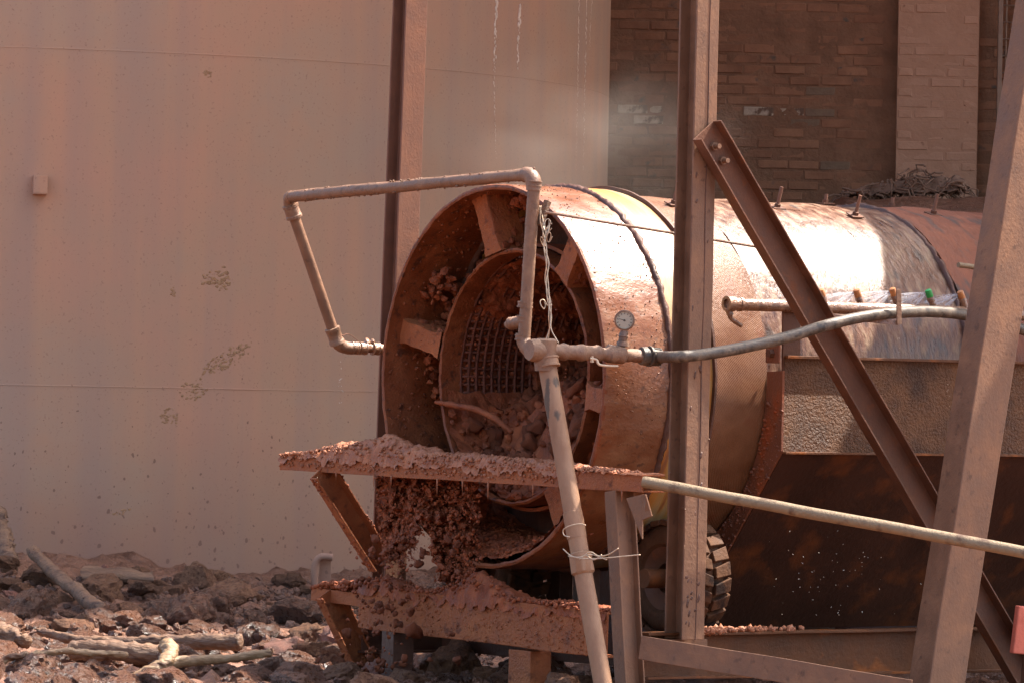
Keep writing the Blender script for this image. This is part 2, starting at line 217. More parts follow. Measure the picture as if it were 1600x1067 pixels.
class MB:
    def __init__(s): s.v = []; s.f = []
    def add(s, vs, fs):
        k = len(s.v); s.v += [Vector(x) for x in vs]; s.f += [tuple(i + k for i in q) for q in fs]; return s
    def box(s, c, ex, ey, ez):           # centre and three half-extent vectors
        vs = [c + ex * i + ey * j + ez * k for k in (-1, 1) for j in (-1, 1) for i in (-1, 1)]
        return s.add(vs, [(0, 2, 3, 1), (4, 5, 7, 6), (0, 1, 5, 4), (2, 6, 7, 3), (0, 4, 6, 2), (1, 3, 7, 5)])
    def ext(s, p0, p1, prof, sx, n=10, jit=0.0015):   # extrude a 2D profile from p0 to p1; profile x along sx
        d = (p1 - p0); t = d.normalized(); x = (sx - t * sx.dot(t)).normalized(); y = t.cross(x)
        vs = []; m = len(prof)
        for k in range(n + 1):
            c = p0 + d * (k / n)
            for q in prof:
                w = c + x * q[0] + y * q[1]
                if 0 < k < n: w = w + noise.noise_vector(w * 3.1) * jit
                vs.append(w)
        fs = []
        for k in range(n):
            for i in range(m):
                j = (i + 1) % m; fs.append((k * m + i, k * m + j, (k + 1) * m + j, (k + 1) * m + i))
        fs.append(tuple(range(m - 1, -1, -1))); fs.append(tuple(n * m + i for i in range(m)))
        return s.add(vs, fs)
    def tube(s, pts, r, n=14, cap=True, lump=0.0):
        pts = [Vector(p) for p in pts]; rr = r if isinstance(r, (list, tuple)) else [r] * len(pts)
        vs = []; fs = []; N = None
        for k, p in enumerate(pts):
            t = (pts[min(k + 1, len(pts) - 1)] - pts[max(k - 1, 0)]).normalized()
            if N is None: N = t.orthogonal().normalized()
            N = (N - t * N.dot(t)).normalized(); B = t.cross(N)
            for i in range(n):
                a = 2 * math.pi * i / n; dr = N * math.cos(a) + B * math.sin(a); q = rr[k]
                w = p + dr * q
                if lump: w = w + dr * lump * fbm(w * 40, 3)
                vs.append(w)
        for k in range(len(pts) - 1):
            for i in range(n):
                j = (i + 1) % n; fs.append((k * n + i, k * n + j, (k + 1) * n + j, (k + 1) * n + i))
        if cap:
            fs.append(tuple(range(n - 1, -1, -1))); L = (len(pts) - 1) * n; fs.append(tuple(L + i for i in range(n)))
        return s.add(vs, fs)
    def lathe(s, prof, n=160, closed=True, c=None, ax=None, ux=None, jit=0.0, jscale=9.0, a0=0.0, a1=2 * math.pi):
        # prof: list of (s, r) around the drum axis (or c/ax/ux); closed profile loop
        c = c or C; ax = ax or AX; ux = ux or BX; wx = ux.cross(ax) if ax is not AX else ZX
        full = abs(a1 - a0 - 2 * math.pi) < 1e-6; vs = []; fs = []; m = len(prof); cnt = n if full else n + 1
        for k in range(cnt):
            a = a0 + (a1 - a0) * k / n; d = ux * math.cos(a) + wx * math.sin(a)
            for q in prof:
                w = c + ax * q[0] + d * q[1]
                if jit: w = w + d * jit * fbm(w * jscale, 4) + ax * jit * 0.6 * fbm(w * jscale + Vector((9, 3, 1)), 3)
                vs.append(w)
        for k in range(n):
            k2 = (k + 1) % cnt
            for i in range(m if closed else m - 1):
                j = (i + 1) % m; fs.append((k * m + i, k * m + j, k2 * m + j, k2 * m + i))
        return s.add(vs, fs)
    def lump(s, p, r, sub=1, sq=(1, 1, 1), rough=0.65):
        if sq == (1, 1, 1): sq = (random.uniform(.6, 1.2), random.uniform(.6, 1.1), random.uniform(.6, 1.1))
        V, Fc = ICO[sub]; q = Matrix.Rotation(random.random() * 6.28, 3, Vector((random.random() - .5, random.random() - .5, random.random() - .5)).normalized()); o = Vector((random.random() * 90, random.random() * 90, random.random() * 90))
        vs = []
        for v in V:
            w = v * (1 + rough * fbm(v * 1.3 + o, 3)); w = q @ Vector((w.x * sq[0], w.y * sq[1], w.z * sq[2])); vs.append(p + w * r)
        return s.add(vs, Fc)
    def build(s, name, mat, parent=None, smooth=False, bevel=0.0, origin=None):
        base = WLOC[parent.name] if parent else (origin if origin is not None else s.base())
        me = bpy.data.meshes.new(name); me.from_pydata([tuple(v - base) for v in s.v], [], s.f); me.validate(); me.update()
        if smooth:
            me.polygons.foreach_set('use_smooth', [True] * len(me.polygons))
            if smooth == 'auto':
                try: me.set_sharp_from_angle(angle=R(40))
                except Exception: pass
        if mat: me.materials.append(mat)
        o = bpy.data.objects.new(name, me); COL.objects.link(o)
        if parent: o.parent = parent; WLOC[o.name] = base
        else: o.location = base; WLOC[o.name] = base.copy()
        if bevel:
            b = o.modifiers.new('bevel', 'BEVEL'); b.width = bevel; b.segments = 2; b.limit_method = 'ANGLE'; b.angle_limit = R(50)
        return o
    def base(s):
        xs = [v.x for v in s.v]; ys = [v.y for v in s.v]; zs = [v.z for v in s.v]
        return Vector(((min(xs) + max(xs)) / 2, (min(ys) + max(ys)) / 2, min(zs)))
def skin_uv(o):          # unroll a drum skin: u = along the axis, v = round the girth, both in metres
    me = o.data; uv = me.uv_layers.new(name='skin'); base = WLOC[o.parent.name] if o.parent else WLOC[o.name]
    for p in me.polygons:
        angs = []
        for li in p.loop_indices:
            rel = me.vertices[me.loops[li].vertex_index].co + base - C; sx = rel.dot(AX); angs.append((li, sx, math.atan2(rel.dot(ZX), -rel.dot(BX))))
        ref = angs[0][2]
        for li, sx, a in angs:
            if a - ref > math.pi: a -= 2 * math.pi
            if ref - a > math.pi: a += 2 * math.pi
            uv.data[li].uv = (sx, a * .88)
    return o
def tag(o, label, cat, group=None, kind=None):
    if label: o['label'] = label
    if cat: o['category'] = cat
    if group: o['group'] = group
    if kind: o['kind'] = kind
    return o
def thing(name, loc, label, cat, group=None):
    o = bpy.data.objects.new(name, None); COL.objects.link(o); o.location = loc; o.empty_display_size = 0.1; WLOC[o.name] = Vector(loc)
    return tag(o, label, cat, group)
def Hprof(w, d, tf, tw):   # flanges across x (width w) at y = +-d/2, web along y
    return [(-w/2, -d/2), (w/2, -d/2), (w/2, -d/2+tf), (tw/2, -d/2+tf), (tw/2, d/2-tf), (w/2, d/2-tf), (w/2, d/2), (-w/2, d/2), (-w/2, d/2-tf), (-tw/2, d/2-tf), (-tw/2, -d/2+tf), (-w/2, -d/2+tf)]
def Cprof(h, w, t):        # web at x=0 spanning y +-h/2, flanges to +x
    return [(0, -h/2), (w, -h/2), (w, -h/2+t), (t, -h/2+t), (t, h/2-t), (w, h/2-t), (w, h/2), (0, h/2)]
def Lprof(h, w, t): return [(0, 0), (w, 0), (w, t), (t, t), (t, h), (0, h)]
def Bprof(w, h): return [(-w/2, -h/2), (w/2, -h/2), (w/2, h/2), (-w/2, h/2)]
def arc(p0, pc, p1, n=7):  # quadratic bend
    return [p0 * (1-t)**2 + pc * 2*t*(1-t) + p1 * t*t for t in [k / n for k in range(n + 1)]]
def path(pts, n=8):        # catmull-rom
    out = []; q = [pts[0]] + list(pts) + [pts[-1]]
    for i in range(1, len(q) - 2):
        for k in range(n):
            t = k / n; a, b, c, d = q[i-1], q[i], q[i+1], q[i+2]
            out.append(0.5 * ((2*b) + (c - a) * t + (2*a - 5*b + 4*c - d) * t*t + (3*b - a - 3*c + d) * t**3))
    out.append(q[-2]); return out

# ================================================================== SETTING
# ---- ground: one sheet to the horizon, finely lumpy near the machine
def gz(x, y):
    z = 0.05 * fbm(Vector((x * 0.8, y * 0.8, 0)), 4)
    k = max(0, min(1, (y - 26.5) / 5)) * (1 if x < 0.4 else max(0, 1 - (x - 0.4) / 1.5))
    z += 0.20 * k
    z += 0.10 * max(0, min(1, (-1.6 - x) / .9)) * max(0, min(1, (y - 28.6) / 2.2))
    z += 0.06 * fbm(Vector((x * 4, y * 4, 3)), 4) + 0.045 * fbm(Vector((x * 13, y * 13, 7)), 3)
    return z
mb = MB(); gx0, gx1, gy0, gy1, st = -4.5, 5.0, 19.0, 34.0, 0.055
nx = int((gx1 - gx0) / st); ny = int((gy1 - gy0) / st)
vs = []
for j in range(ny + 1):
    for i in range(nx + 1):
        x = gx0 + st * i; y = gy0 + st * j; e = min(i, nx - i, j, ny - j) / 8.0
        vs.append((x, y, gz(x, y) * min(1, e)))
fs = [(j * (nx + 1) + i, j * (nx + 1) + i + 1, (j + 1) * (nx + 1) + i + 1, (j + 1) * (nx + 1) + i) for j in range(ny) for i in range(nx)]
mb.add(vs, fs)
B = 600
o8 = [(-B, -B, 0), (B, -B, 0), (B, B, 0), (-B, B, 0), (gx0, gy0, 0), (gx0 + st * nx, gy0, 0), (gx0 + st * nx, gy0 + st * ny, 0), (gx0, gy0 + st * ny, 0)]
mb.add(o8, [(0, 1, 5, 4), (1, 2, 6, 5), (2, 3, 7, 6), (3, 0, 4, 7)])
tag(mb.build('ground', M['ground'], smooth=True, origin=Vector((0, 0, 0))), None, None, kind='structure')

# ---- tank
TD, TR = 36.5, 4.53
tc = onY(-50, 606, TD); TC = Vector((tc.x, TD, 0))
TH = 10.5
def TP(px, py, off=0.0):     # pixel -> point on the tank shell
    d = ray(px, py); ox = CAM.x - TC.x; oy = CAM.y - TC.y; r = TR + off
    A = d.x**2 + d.y**2; Bq = 2 * (ox * d.x + oy * d.y); Cq = ox**2 + oy**2 - r * r
    disc = max(0, Bq * Bq - 4 * A * Cq); t = (-Bq - math.sqrt(disc)) / (2 * A); return CAM + d * t
tank = thing('storage_tank', TC, 'huge round pinkish-brown steel tank rising behind the drum at left', 'tank')
mb = MB(); mb.lathe([(-.1, TR), (TH, TR), (TH, TR - .02), (-.1, TR - .02)], n=192, c=TC, ax=ZX, ux=Vector((1, 0, 0))); mb.build('shell', M['tank'], tank, smooth='auto')
mb = MB(); mb.lathe([(TH, 0.05), (TH + .9, 0.02), (TH + .02, TR + .06), (TH - .03, TR + .06), (TH - .03, 0.05)], n=96, c=TC, ax=ZX, ux=Vector((1, 0, 0))); mb.build('roof', M['tank'], tank, smooth='auto')
for zz in (TP(200, 80).z, TP(300, 606).z):
    mb = MB(); mb.lathe([(zz - .004, TR - .004), (zz - .0025, TR + .0025), (zz + .0025, TR + .0015), (zz + .004, TR - .004)], n=256, c=TC, ax=ZX, ux=Vector((1, 0, 0)), jit=.0015, jscale=5); mb.build('weld_seam', M['tank'], tank)
# bracket box on the shell
p = TP(63, 290); nrm = Vector((p.x - TC.x, p.y - TC.y, 0)).normalized(); tg = ZX.cross(nrm)
mb = MB(); w = .045
mb.box(p + nrm * .03 + tg * (-w), tg * .004, nrm * .035, ZX * .052); mb.box(p + nrm * .067 - tg * .006, tg * .044, nrm * .003, ZX * .052)
mb.box(p + nrm * .03 + ZX * .055 - tg * .006, tg * .044, nrm * .038, ZX * .003); mb.box(p + nrm * .03 - ZX * .055 - tg * .006, tg * .044, nrm * .038, ZX * .003)
mb.build('lug_box', M['tank'], tank, bevel=.002)
# dried mud smears and lime runs stuck to the shell
def splat(cx, cy, rx, ry, ang, n, name, mat, r0=.004, r1=.013):
    mb = MB()
    for k in range(int(n * 1.7)):
        a = random.random() * 6.28; q = math.sqrt(random.random()) * (1 if random.random() < .8 else 1.25)
        ex = q * rx * math.cos(a); ey = q * ry * math.sin(a); X = cx + ex * math.cos(ang) - ey * math.sin(ang); Y = cy + ex * math.sin(ang) + ey * math.cos(ang)
        pp = TP(X, Y); nn = Vector((pp.x - TC.x, pp.y - TC.y, 0)).normalized(); tt = ZX.cross(nn)
        V, Fc = ICO[1]; rr = random.uniform(r0, r1) * .75; el = random.uniform(1, 2.2); ca, sa = math.cos(-ang), math.sin(-ang)
        vv = []
        for v in V:
            h = v * (1 + .4 * noise.noise(v * 2 + pp * 50)); x = h.x * el; z = h.z
            vv.append(pp + (tt * (x * ca - z * sa) + ZX * (x * sa + z * ca)) * rr + nn * h.y * rr * .05)
        mb.add(vv, Fc)
    mb.build(name, mat, tank, smooth=True)
splat(340, 437, 20, 17, 0, 46, 'mud_splat', M['splat']); splat(352, 562, 42, 12, -.55, 70, 'mud_splat', M['splat']); splat(300, 610, 20, 14, -.2, 30, 'mud_splat', M['splat'])
splat(265, 650, 14, 13, 0, 22, 'mud_splat', M['splat'], .005, .011); splat(325, 116, 6, 6, 0, 16, 'mud_splat', M['splat'], .004, .009); splat(270, 458, 4, 8, 0, 10, 'mud_splat', M['splat'], .004, .009)
splat(190, 800, 14, 4, -.3, 14, 'mud_splat', M['splat'], .004, .010)
for (x0, y0, x1, y1, r) in ((776, 0, 772, 130, .013), (813, 12, 808, 110, .014), (905, 0, 900, 268, .007), (917, 0, 911, 268, .008), (925, 0, 921, 80, .007), (772, 130, 775, 250, .006)):
    mb = MB()
    n = int((y1 - y0) / 2.5)
    for k in range(n):
        t = k / n
        if random.random() < .2: continue
        pp = TP(x0 + (x1 - x0) * t + random.uniform(-1, 1) * r * 120, y0 + (y1 - y0) * t)
        V, Fc = ICO[1]; nn = Vector((pp.x - TC.x, pp.y - TC.y, 0)).normalized(); tt = ZX.cross(nn); q = r * random.uniform(.4, 1.1) * (1.1 - .7 * t)
        mb.add([pp + tt * v.x * q + ZX * v.z * q * 1.9 + nn * v.y * q * .4 for v in V], Fc)
    tag(mb.build('lime_run', M['lime'], tank, smooth=True), None, None, kind='stuff')

# ---- brick wall behind
WY = 38.0
def onW(px, py, y=WY): return onY(px, py, y)
wx0 = 0.40; wx1 = 9.0; wall_h = 9.0
wall = thing('brick_wall', Vector((wx0, WY, 0)), 'dark mud-smeared brick wall behind the drum at right', 'wall')
MB().box(Vector(((wx0 + wx1) / 2, WY + .20, wall_h / 2)), Vector(((wx1 - wx0) / 2, 0, 0)), Vector((0, .15, 0)), ZX * (wall_h / 2)).build('wall_core', M['mortar'], wall)
def smear(x0_, x1_, z0_, z1_, y_, st_, mat, amp):      # mortar and mud smeared level with the brick faces
    mb = MB(); nx_ = int((x1_ - x0_) / st_); nz_ = int((z1_ - z0_) / st_); vs = []
    for j in range(nz_ + 1):
        for i in range(nx_ + 1):
            x = x0_ + (x1_ - x0_) * i / nx_; z = z0_ + (z1_ - z0_) * j / nz_
            f_ = fbm(Vector((x * 2.2, 1, z * 3.0)), 5); vs.append(Vector((x, y_ - amp * (.55 * f_ + .45 * fbm(Vector((x * 13, 4, z * 17)), 3)), z)))
    mb.add(vs, [(j * (nx_ + 1) + i, j * (nx_ + 1) + i + 1, (j + 1) * (nx_ + 1) + i + 1, (j + 1) * (nx_ + 1) + i) for j in range(nz_) for i in range(nx_)])
    mb.build('mortar_face', mat, wall, smooth=True)
smear(wx0, 4.6, 2.6, 4.7, WY - .0090, .022, M['mortar'], .0085)
PX0, PX1 = onW(1400, 150).x, onW(1526, 150).x; PZ = .11
MB().box(Vector(((PX0 + PX1) / 2, WY - PZ / 2 + .01, wall_h / 2)), Vector(((PX1 - PX0) / 2 - .004, 0, 0)), Vector((0, PZ / 2, 0)), ZX * (wall_h / 2)).build('pilaster_core', M['mortar_pale'], wall)
smear(PX0, PX1, 2.6, 4.7, WY - PZ - .0002, .022, M['mortar_pale'], .0065)
def brick_mesh(L, seed):
    rs = random.Random(seed); bm = bmesh.new(); bmesh.ops.create_cube(bm, size=1.0)
    bmesh.ops.scale(bm, vec=(L, .06, .064), verts=bm.verts); bmesh.ops.bevel(bm, geom=list(bm.edges), offset=.006, segments=1, affect='EDGES')
    for v in bm.verts: v.co += Vector((rs.uniform(-1, 1), rs.uniform(-1, 1), rs.uniform(-1, 1))) * .0035
    me = bpy.data.meshes.new('brick'); bm.to_mesh(me); bm.free(); return me
CH = .078; BL = .232
variants = {}
for key, mt in (('n', 'brick'), ('w', 'brick_white'), ('g', 'brick_grey'), ('p', 'brick_pale')):
    variants[key] = []
    for sd in range(3):
        me = brick_mesh(BL - .010, sd); me.materials.append(M[mt]); variants[key].append(me)
half = {}
for key, mt in (('n', 'brick'), ('p', 'brick_pale')):
    me = brick_mesh(BL / 2 - .010, 11); me.materials.append(M[mt]); half[key] = me
white_px = [(990, 172), (1010, 172), (992, 188), (1012, 188), (1008, 202), (1050, 165), (1172, 182), (1176, 198), (992, 218), (1020, 235), (1228, 180), (1180, 230)]
grey_px = [(1265, 80), (1270, 138), (1285, 150), (1330, 165), (1275, 172), (1255, 193), (1300, 205), (1380, 195), (1390, 214), (1298, 262), (1275, 285), (1370, 180)]
far = MB(); nb = 0
z0 = .04
def put_brick(x, z, y, key, is_half=False):
    global nb
    me = half[key] if is_half else random.choice(variants[key])
    o = bpy.data.objects.new('brick', me); COL.objects.link(o); o.parent = wall
    o.location = Vector((x + random.uniform(-1, 1) * .003, y + random.uniform(-.004, .006), z + random.uniform(-1, 1) * .003)) - WLOC[wall.name]
    o.rotation_euler = (random.uniform(-.02, .02), random.uniform(-.012, .012), random.uniform(-.015, .015)); nb += 1
def to_px(w):
    q = CR.transposed() @ (w - CAM); return (800 + F * q.x / -q.z, 533.5 - F * q.y / -q.z)
for c in range(int(wall_h / CH)):
    z = z0 + CH * (c + .5)
    # main face
    x = wx0 + (0 if c % 2 else BL / 2)
    while x < wx1 - BL:
        xc = x + BL / 2
        if not (PX0 - BL / 2 < xc < PX1 + BL / 2):
            px, py = to_px(Vector((xc, WY, z)))
            if 930 < px < 1600 and -6 < py < 322:
                key = 'n'
                if any(abs(px - a) < 13 and abs(py - b_) < 8 for a, b_ in white_px): key = 'w'
                elif any(abs(px - a) < 16 and abs(py - b_) < 8 for a, b_ in grey_px): key = 'g'
                put_brick(xc, z, WY + .016, key)
            else: far.box(Vector((xc, WY + .016, z)), Vector((BL / 2 - .005, 0, 0)), Vector((0, .03, 0)), ZX * .032)
        x += BL
    # pilaster
    w_ = (PX1 - PX0); k = w_ / 2.5; x = PX0; pat = (1, 1, .5) if c % 2 else (.5, 1, 1)
    for q in pat:
        L = k * q; xc = x + L / 2; px, py = to_px(Vector((xc, WY - PZ, z)))
        if -6 < py < 322: put_brick(xc, z, WY - PZ + .028, 'p', q < 1)
        else: far.box(Vector((xc, WY - PZ + .028, z)), Vector((L / 2 - .005, 0, 0)), Vector((0, .03, 0)), ZX * .032)
        x += L
tag(far.build('brick_courses', M['brick'], wall), None, None, kind='stuff')

# ---- unseen canopy added above the frame to keep the yard behind the drum in shade
can = thing('shade_canopy', Vector((.8, 38, 8.5)), 'unseen sheet metal canopy added to shade the yard behind the drum', 'roof')
mb = MB(); n = 150; vs = []
for i in range(n + 1):
    x = .80 + 9.2 * i / n; z = 8.5 + .025 * math.cos(i * math.pi / 1.5)
    vs += [Vector((x, 30.1, z)), Vector((x, 38.3, z + .5))]
mb.add(vs, [(i * 2, i * 2 + 2, i * 2 + 3, i * 2 + 1) for i in range(n)]); mb.build('shade_sheet', M['steel'], can, smooth=True)
for x in (1.0, 4.0, 7.0, 9.8):
    MB().ext(Vector((x, 30.2, 8.40)), Vector((x, 38.0, 8.88)), Bprof(.08, .12), Vector((1, 0, 0)), 3).build('shade_rafter', M['steel_rust'], can)

# ---- mesh gate at the far right
g0 = onW(1561, 150, WY - .14)
gate = thing('mesh_gate', Vector((g0.x, WY - .14, 2.3)), 'pale steel frame with wire grid at the top right edge', 'gate')
MB().box(Vector((g0.x, WY - .14, 4.6)), Vector((.017, 0, 0)), Vector((0, .025, 0)), ZX * 2.9).build('frame_post', M['frame_paint'], gate, bevel=.003)
MB().box(Vector((g0.x + 1.05, WY - .14, 4.6)), Vector((.017, 0, 0)), Vector((0, .025, 0)), ZX * 2.9).build('frame_post', M['frame_paint'], gate, bevel=.003)
for k in range(12):
    x = g0.x + .045 + k * .082
    mb = MB(); mb.tube([Vector((x, WY - .14, 1.7)), Vector((x, WY - .14, 7.5))], .011 if k % 2 else .006, 8); mb.build('upright_bar', M['frame_paint'], gate, smooth=True)
for k in range(24):
    z = 2.7 + k * .125
    mb = MB(); mb.tube([Vector((g0.x, WY - .155, z)), Vector((g0.x + 1.05, WY - .155, z))], .005, 6); mb.build('cross_wire', M['frame_paint'], gate, smooth=True)

# ---- earth bank between drum and wall, with the heap of sacking and roots on it
mb = MB(); bz = onY(1400, 312, 36.0).z
n = 60; vs = []; pr = [(33.2, -.05), (34.2, 1.3), (35.0, bz - .12), (35.6, bz), (38.2, bz + .02)]
for i in range(n + 1):
    x = .75 + i * .14
    for (y, z) in pr: vs.append(Vector((x, y + .12 * fbm(Vector((x * 2, y, z)), 3), z + (.05 * fbm(Vector((x * 3, y * 2, 1)), 3) if z > 0 else 0) - (.0 if x > 2.2 else .1))))
mb.add(vs, [(i * 5 + j, (i + 1) * 5 + j, (i + 1) * 5 + j + 1, i * 5 + j + 1) for i in range(n) for j in range(4)])
tag(mb.build('earth_bank', M['ground'], smooth=True), None, None, kind='structure')
heap = thing('root_heap', onY(1415, 306, 35.9), 'tangled heap of roots and dirty sacking at the foot of the wall', 'debris')
mb = MB()
for k in range(150):
    x = random.uniform(1315, 1510); top = 300 - 34 * math.exp(-((x - 1440) / 60) ** 2) - 6
    a = onY(x, random.uniform(top, 306), 35.9 + random.uniform(-.15, .15)); dr = Vector((random.uniform(-1, 1), random.uniform(-.4, .4), random.uniform(-.5, .5)))
    dr.z *= .6
    pts = [a + dr * (t * .05) + noise.noise_vector(a * 9 + Vector((t, 0, 0)) * .8) * .03 * t - ZX * .006 * t * t for t in range(5)]
    mb.tube(pts, [.009, .008, .007, .005, .003], 5)
mb.build('roots', M['cloth'], heap, smooth=True)
mb = MB()
for (x, y, w, h) in ((1395, 292, 75, 22), (1470, 285, 45, 30), (1495, 283, 18, 26), (1345, 300, 50, 10), (1435, 285, 40, 26)):
    p0 = onY(x, y, 35.95); nn = 16
    vs = []
    for j in range(nn + 1):
        for i in range(nn + 1):
            a = i / nn * 2 - 1; b_ = j / nn * 2 - 1
            hh = max(0, 1 - a * a) ** .5 * h / 222
            q = p0 + Vector((a * w / 222 / 1.6, b_ * .16, hh * (1 - b_ * b_) * .8 - h / 440)); q += noise.noise_vector(q * 14) * .035 + noise.noise_vector(q * 40) * .01; vs.append(q)
    mb.add(vs, [(j * (nn + 1) + i, j * (nn + 1) + i + 1, (j + 1) * (nn + 1) + i + 1, (j + 1) * (nn + 1) + i) for j in range(nn) for i in range(nn)])
mb.build('sacking', M['cloth'], heap, smooth=True)

# ================================================================== THE DRUM
drum = thing('rotary_drum', P(0, 1.5, -.95), 'big muddy rotating washing drum with open spoked front end', 'drum')
RO = .90
mb = MB(); mb.lathe([(0, .876), (-.004, .886), (0, RO - .003), (.012, RO), (.09, RO), (.18, RO), (.27, RO), (.365, RO), (.365, RO - .022), (.27, RO - .022), (.18, .877), (.09, .876)], n=320, jit=.004, jscale=14)
ringo = mb.build('front_ring', M['ring'], drum, smooth='auto')
ringo.data.materials.append(M['ring_out'])
for p in ringo.data.polygons:
    cen = p.center + WLOC[drum.name]; rel = cen - C; s_ = rel.dot(AX); r_ = (rel - AX * s_).length
    if r_ > RO - .006 and s_ > .006: p.material_index = 1
mb = MB(); mb.lathe([(.362, .86), (.362, .905), (.372, .916), (.388, .913), (.396, .86)], n=320, jit=.012, jscale=40); sr = mb.build('seam_flange', M['dark'], drum, smooth=True)
mb = MB(); mb.lathe([(.396, RO - .002), (.46, RO + .002), (.53, RO + .002), (.60, RO), (.625, RO - .006), (.625, .86), (.396, .86)], n=256, jit=.002); skin_uv(mb.build('track_ring', M['track'], drum, smooth='auto'))
mb = MB(); mb.lathe([(.62, .84), (.62, .915), (.632, .915), (.632, .84)], n=200, jit=.003); mb.build('track_lip', M['dark'], drum, smooth='auto')
mb = MB(); mb.lathe([(.63, .872), (.75, .876), (.87, .876), (.96, .874), (.96, .85), (.63, .85)], n=256, jit=.004, jscale=4); mb.build('chequer_section', M['weave'], drum, smooth='auto')
pf = [(s_, .876 + .006 * math.sin(s_ * 5)) for s_ in [.96 + k * .1 for k in range(13)]] + [(2.2, .875), (2.2, .85), (.96, .85)]
mb = MB(); mb.lathe(pf, n=256, jit=.012, jscale=3); skin_uv(mb.build('body_shell', M['body'], drum, smooth='auto'))
mb = MB(); mb.lathe([(2.19, .84), (2.19, .888), (2.205, .892), (2.225, .868), (2.235, .85)], n=240, jit=.012, jscale=22); mb.build('rear_seam', M['dark'], drum, smooth=True)
mb = MB(); mb.lathe([(2.235, .872), (2.5, .884), (2.8, .872), (3.1, .872), (3.4, .868), (3.6, .868), (3.6, .84), (2.235, .84)], n=200, jit=.012, jscale=3); skin_uv(mb.build('rear_section', M['rear'], drum, smooth='auto'))
mb = MB(); mb.lathe([(.47, .635), (.47, .87), (.49, .87), (.49, .635)], n=128, jit=.006, jscale=8); mb.build('annular_plate', M['dark'], drum, smooth='auto')
mb = MB(); mb.lathe([(2.1, .0001), (2.1, .7), (2.12, .7), (2.12, .0001)], n=96); mb.build('end_plate', M['dark'], drum)
# inner cylinder, its screen and the spokes
mb = MB(); mb.lathe([(.13, .585), (.124, .594), (.13, .604), (.17, .606), (.21, .606), (.25, .606), (.25, .588), (.21, .586), (.17, .585)], n=288, jit=.006, jscale=16); mb.build('inner_collar', M['ring'], drum, smooth='auto')
mb = MB(); mb.lathe([(.24, .615), (2.1, .62), (2.1, .635), (.24, .632)], n=128); mb.build('screen_shell', M['mud'], drum, smooth='auto')
mb = MB()
for k in range(28):
    s_ = .25 + k * .046; mb.lathe([(s_ - .007, .586), (s_ + .007, .586), (s_ + .007, .602), (s_ - .007, .602)], n=120, jit=.004, jscale=30)
for k in range(96):
    a = 2 * math.pi * k / 96; pts = [DP(.24 + t * .16, .594 + .003 * noise.noise(Vector((k, t, 0))), a) for t in range(9)]; mb.tube(pts, .0075, 6)
tag(mb.build('screen_mesh', M['screen'], drum, smooth=True), None, None)
for kk, ang in enumerate((105, 166, 50, -8, -56, -125)):
    a = R(ang); rd = BX * math.cos(a) + ZX * math.sin(a); tg_ = -BX * math.sin(a) + ZX * math.cos(a)
    mb = MB(); p0 = C + AX * .115 + rd * .60; p1 = C + AX * .075 + rd * .888; n = 14; vs = []
    prof = [(-.052, 0), (.052, 0), (.056, .01), (.05, .17), (-.05, .17), (-.056, .01)]
    for k in range(n + 1):
        t = k / n; c = p0.lerp(p1, t); fl = 1 + .25 * max(0, .15 - t) / .15 + .2 * max(0, t - .85) / .15
        for q in prof:
            w_ = c + tg_ * q[0] * fl + AX * q[1]; w_ += noise.noise_vector(w_ * 22) * .005; vs.append(w_)
    m_ = len(prof); fs = [(k * m_ + i, k * m_ + (i + 1) % m_, (k + 1) * m_ + (i + 1) % m_, (k + 1) * m_ + i) for k in range(n) for i in range(m_)]
    mb.add(vs, fs); sp = mb.build('spoke', M['mudsteel'], drum, smooth='auto')
    mb = MB()
    for k in range(70):
        t = random.random(); q = C + AX * random.uniform(.14, .30) + rd * (.60 + .28 * t) + tg_ * (-.05 if math.cos(a) * 0 + random.random() < .5 else .05) * random.uniform(.9, 1.1)
        if abs(t - .5) < .3 and random.random() < .7: continue
        mb.lump(q, random.uniform(.012, .03), 1)
    tag(mb.build('mud_crust', M['mud'], sp), None, None, kind='stuff')
# studs with washers on the drum skin
for (px, py) in ((1214, 326), (1336, 338), (1459, 336), (1052, 320), (1290, 318), (1395, 316)):
    best = None
    for k in range(140):
        f_ = R(18 + k * .5); x0_ = to_px(DP(0, .88, f_))[0]; s_ = (px - x0_) / 262; q = to_px(DP(s_, .88, f_)); s_ += (px - q[0]) / 262; q = to_px(DP(s_, .88, f_)); e = abs(q[1] - py) + abs(q[0] - px)
        if best is None or e < best[0]: best = (e, f_, s_)
    f_, s_ = best[1:]; r0 = DP(s_, .87, f_); rd = (BX * math.cos(f_) + ZX * math.sin(f_)); rd2 = (rd + AX * .10 + ZX * .35).normalized()
    mb = MB(); L_ = .115 if py > 319 else .06; mb.tube([r0, r0 + rd2 * L_ * .5, r0 + rd2 * L_], .0085, 8); st_ = mb.build('stud', M['steel_dull'], drum, smooth='auto')
    tgq = rd.cross(AX)
    mb = MB(); mb.box(r0 + rd * .014, AX * .035, tgq * .03, rd * .003); mb.build('washer_plate', M['steel_rust'], st_)
    mb = MB(); mb.lathe([(.016, .004), (.016, .016), (.032, .016), (.032, .004)], n=6, c=r0, ax=rd, ux=AX); mb.build('nut', M['steel_rust'], st_)
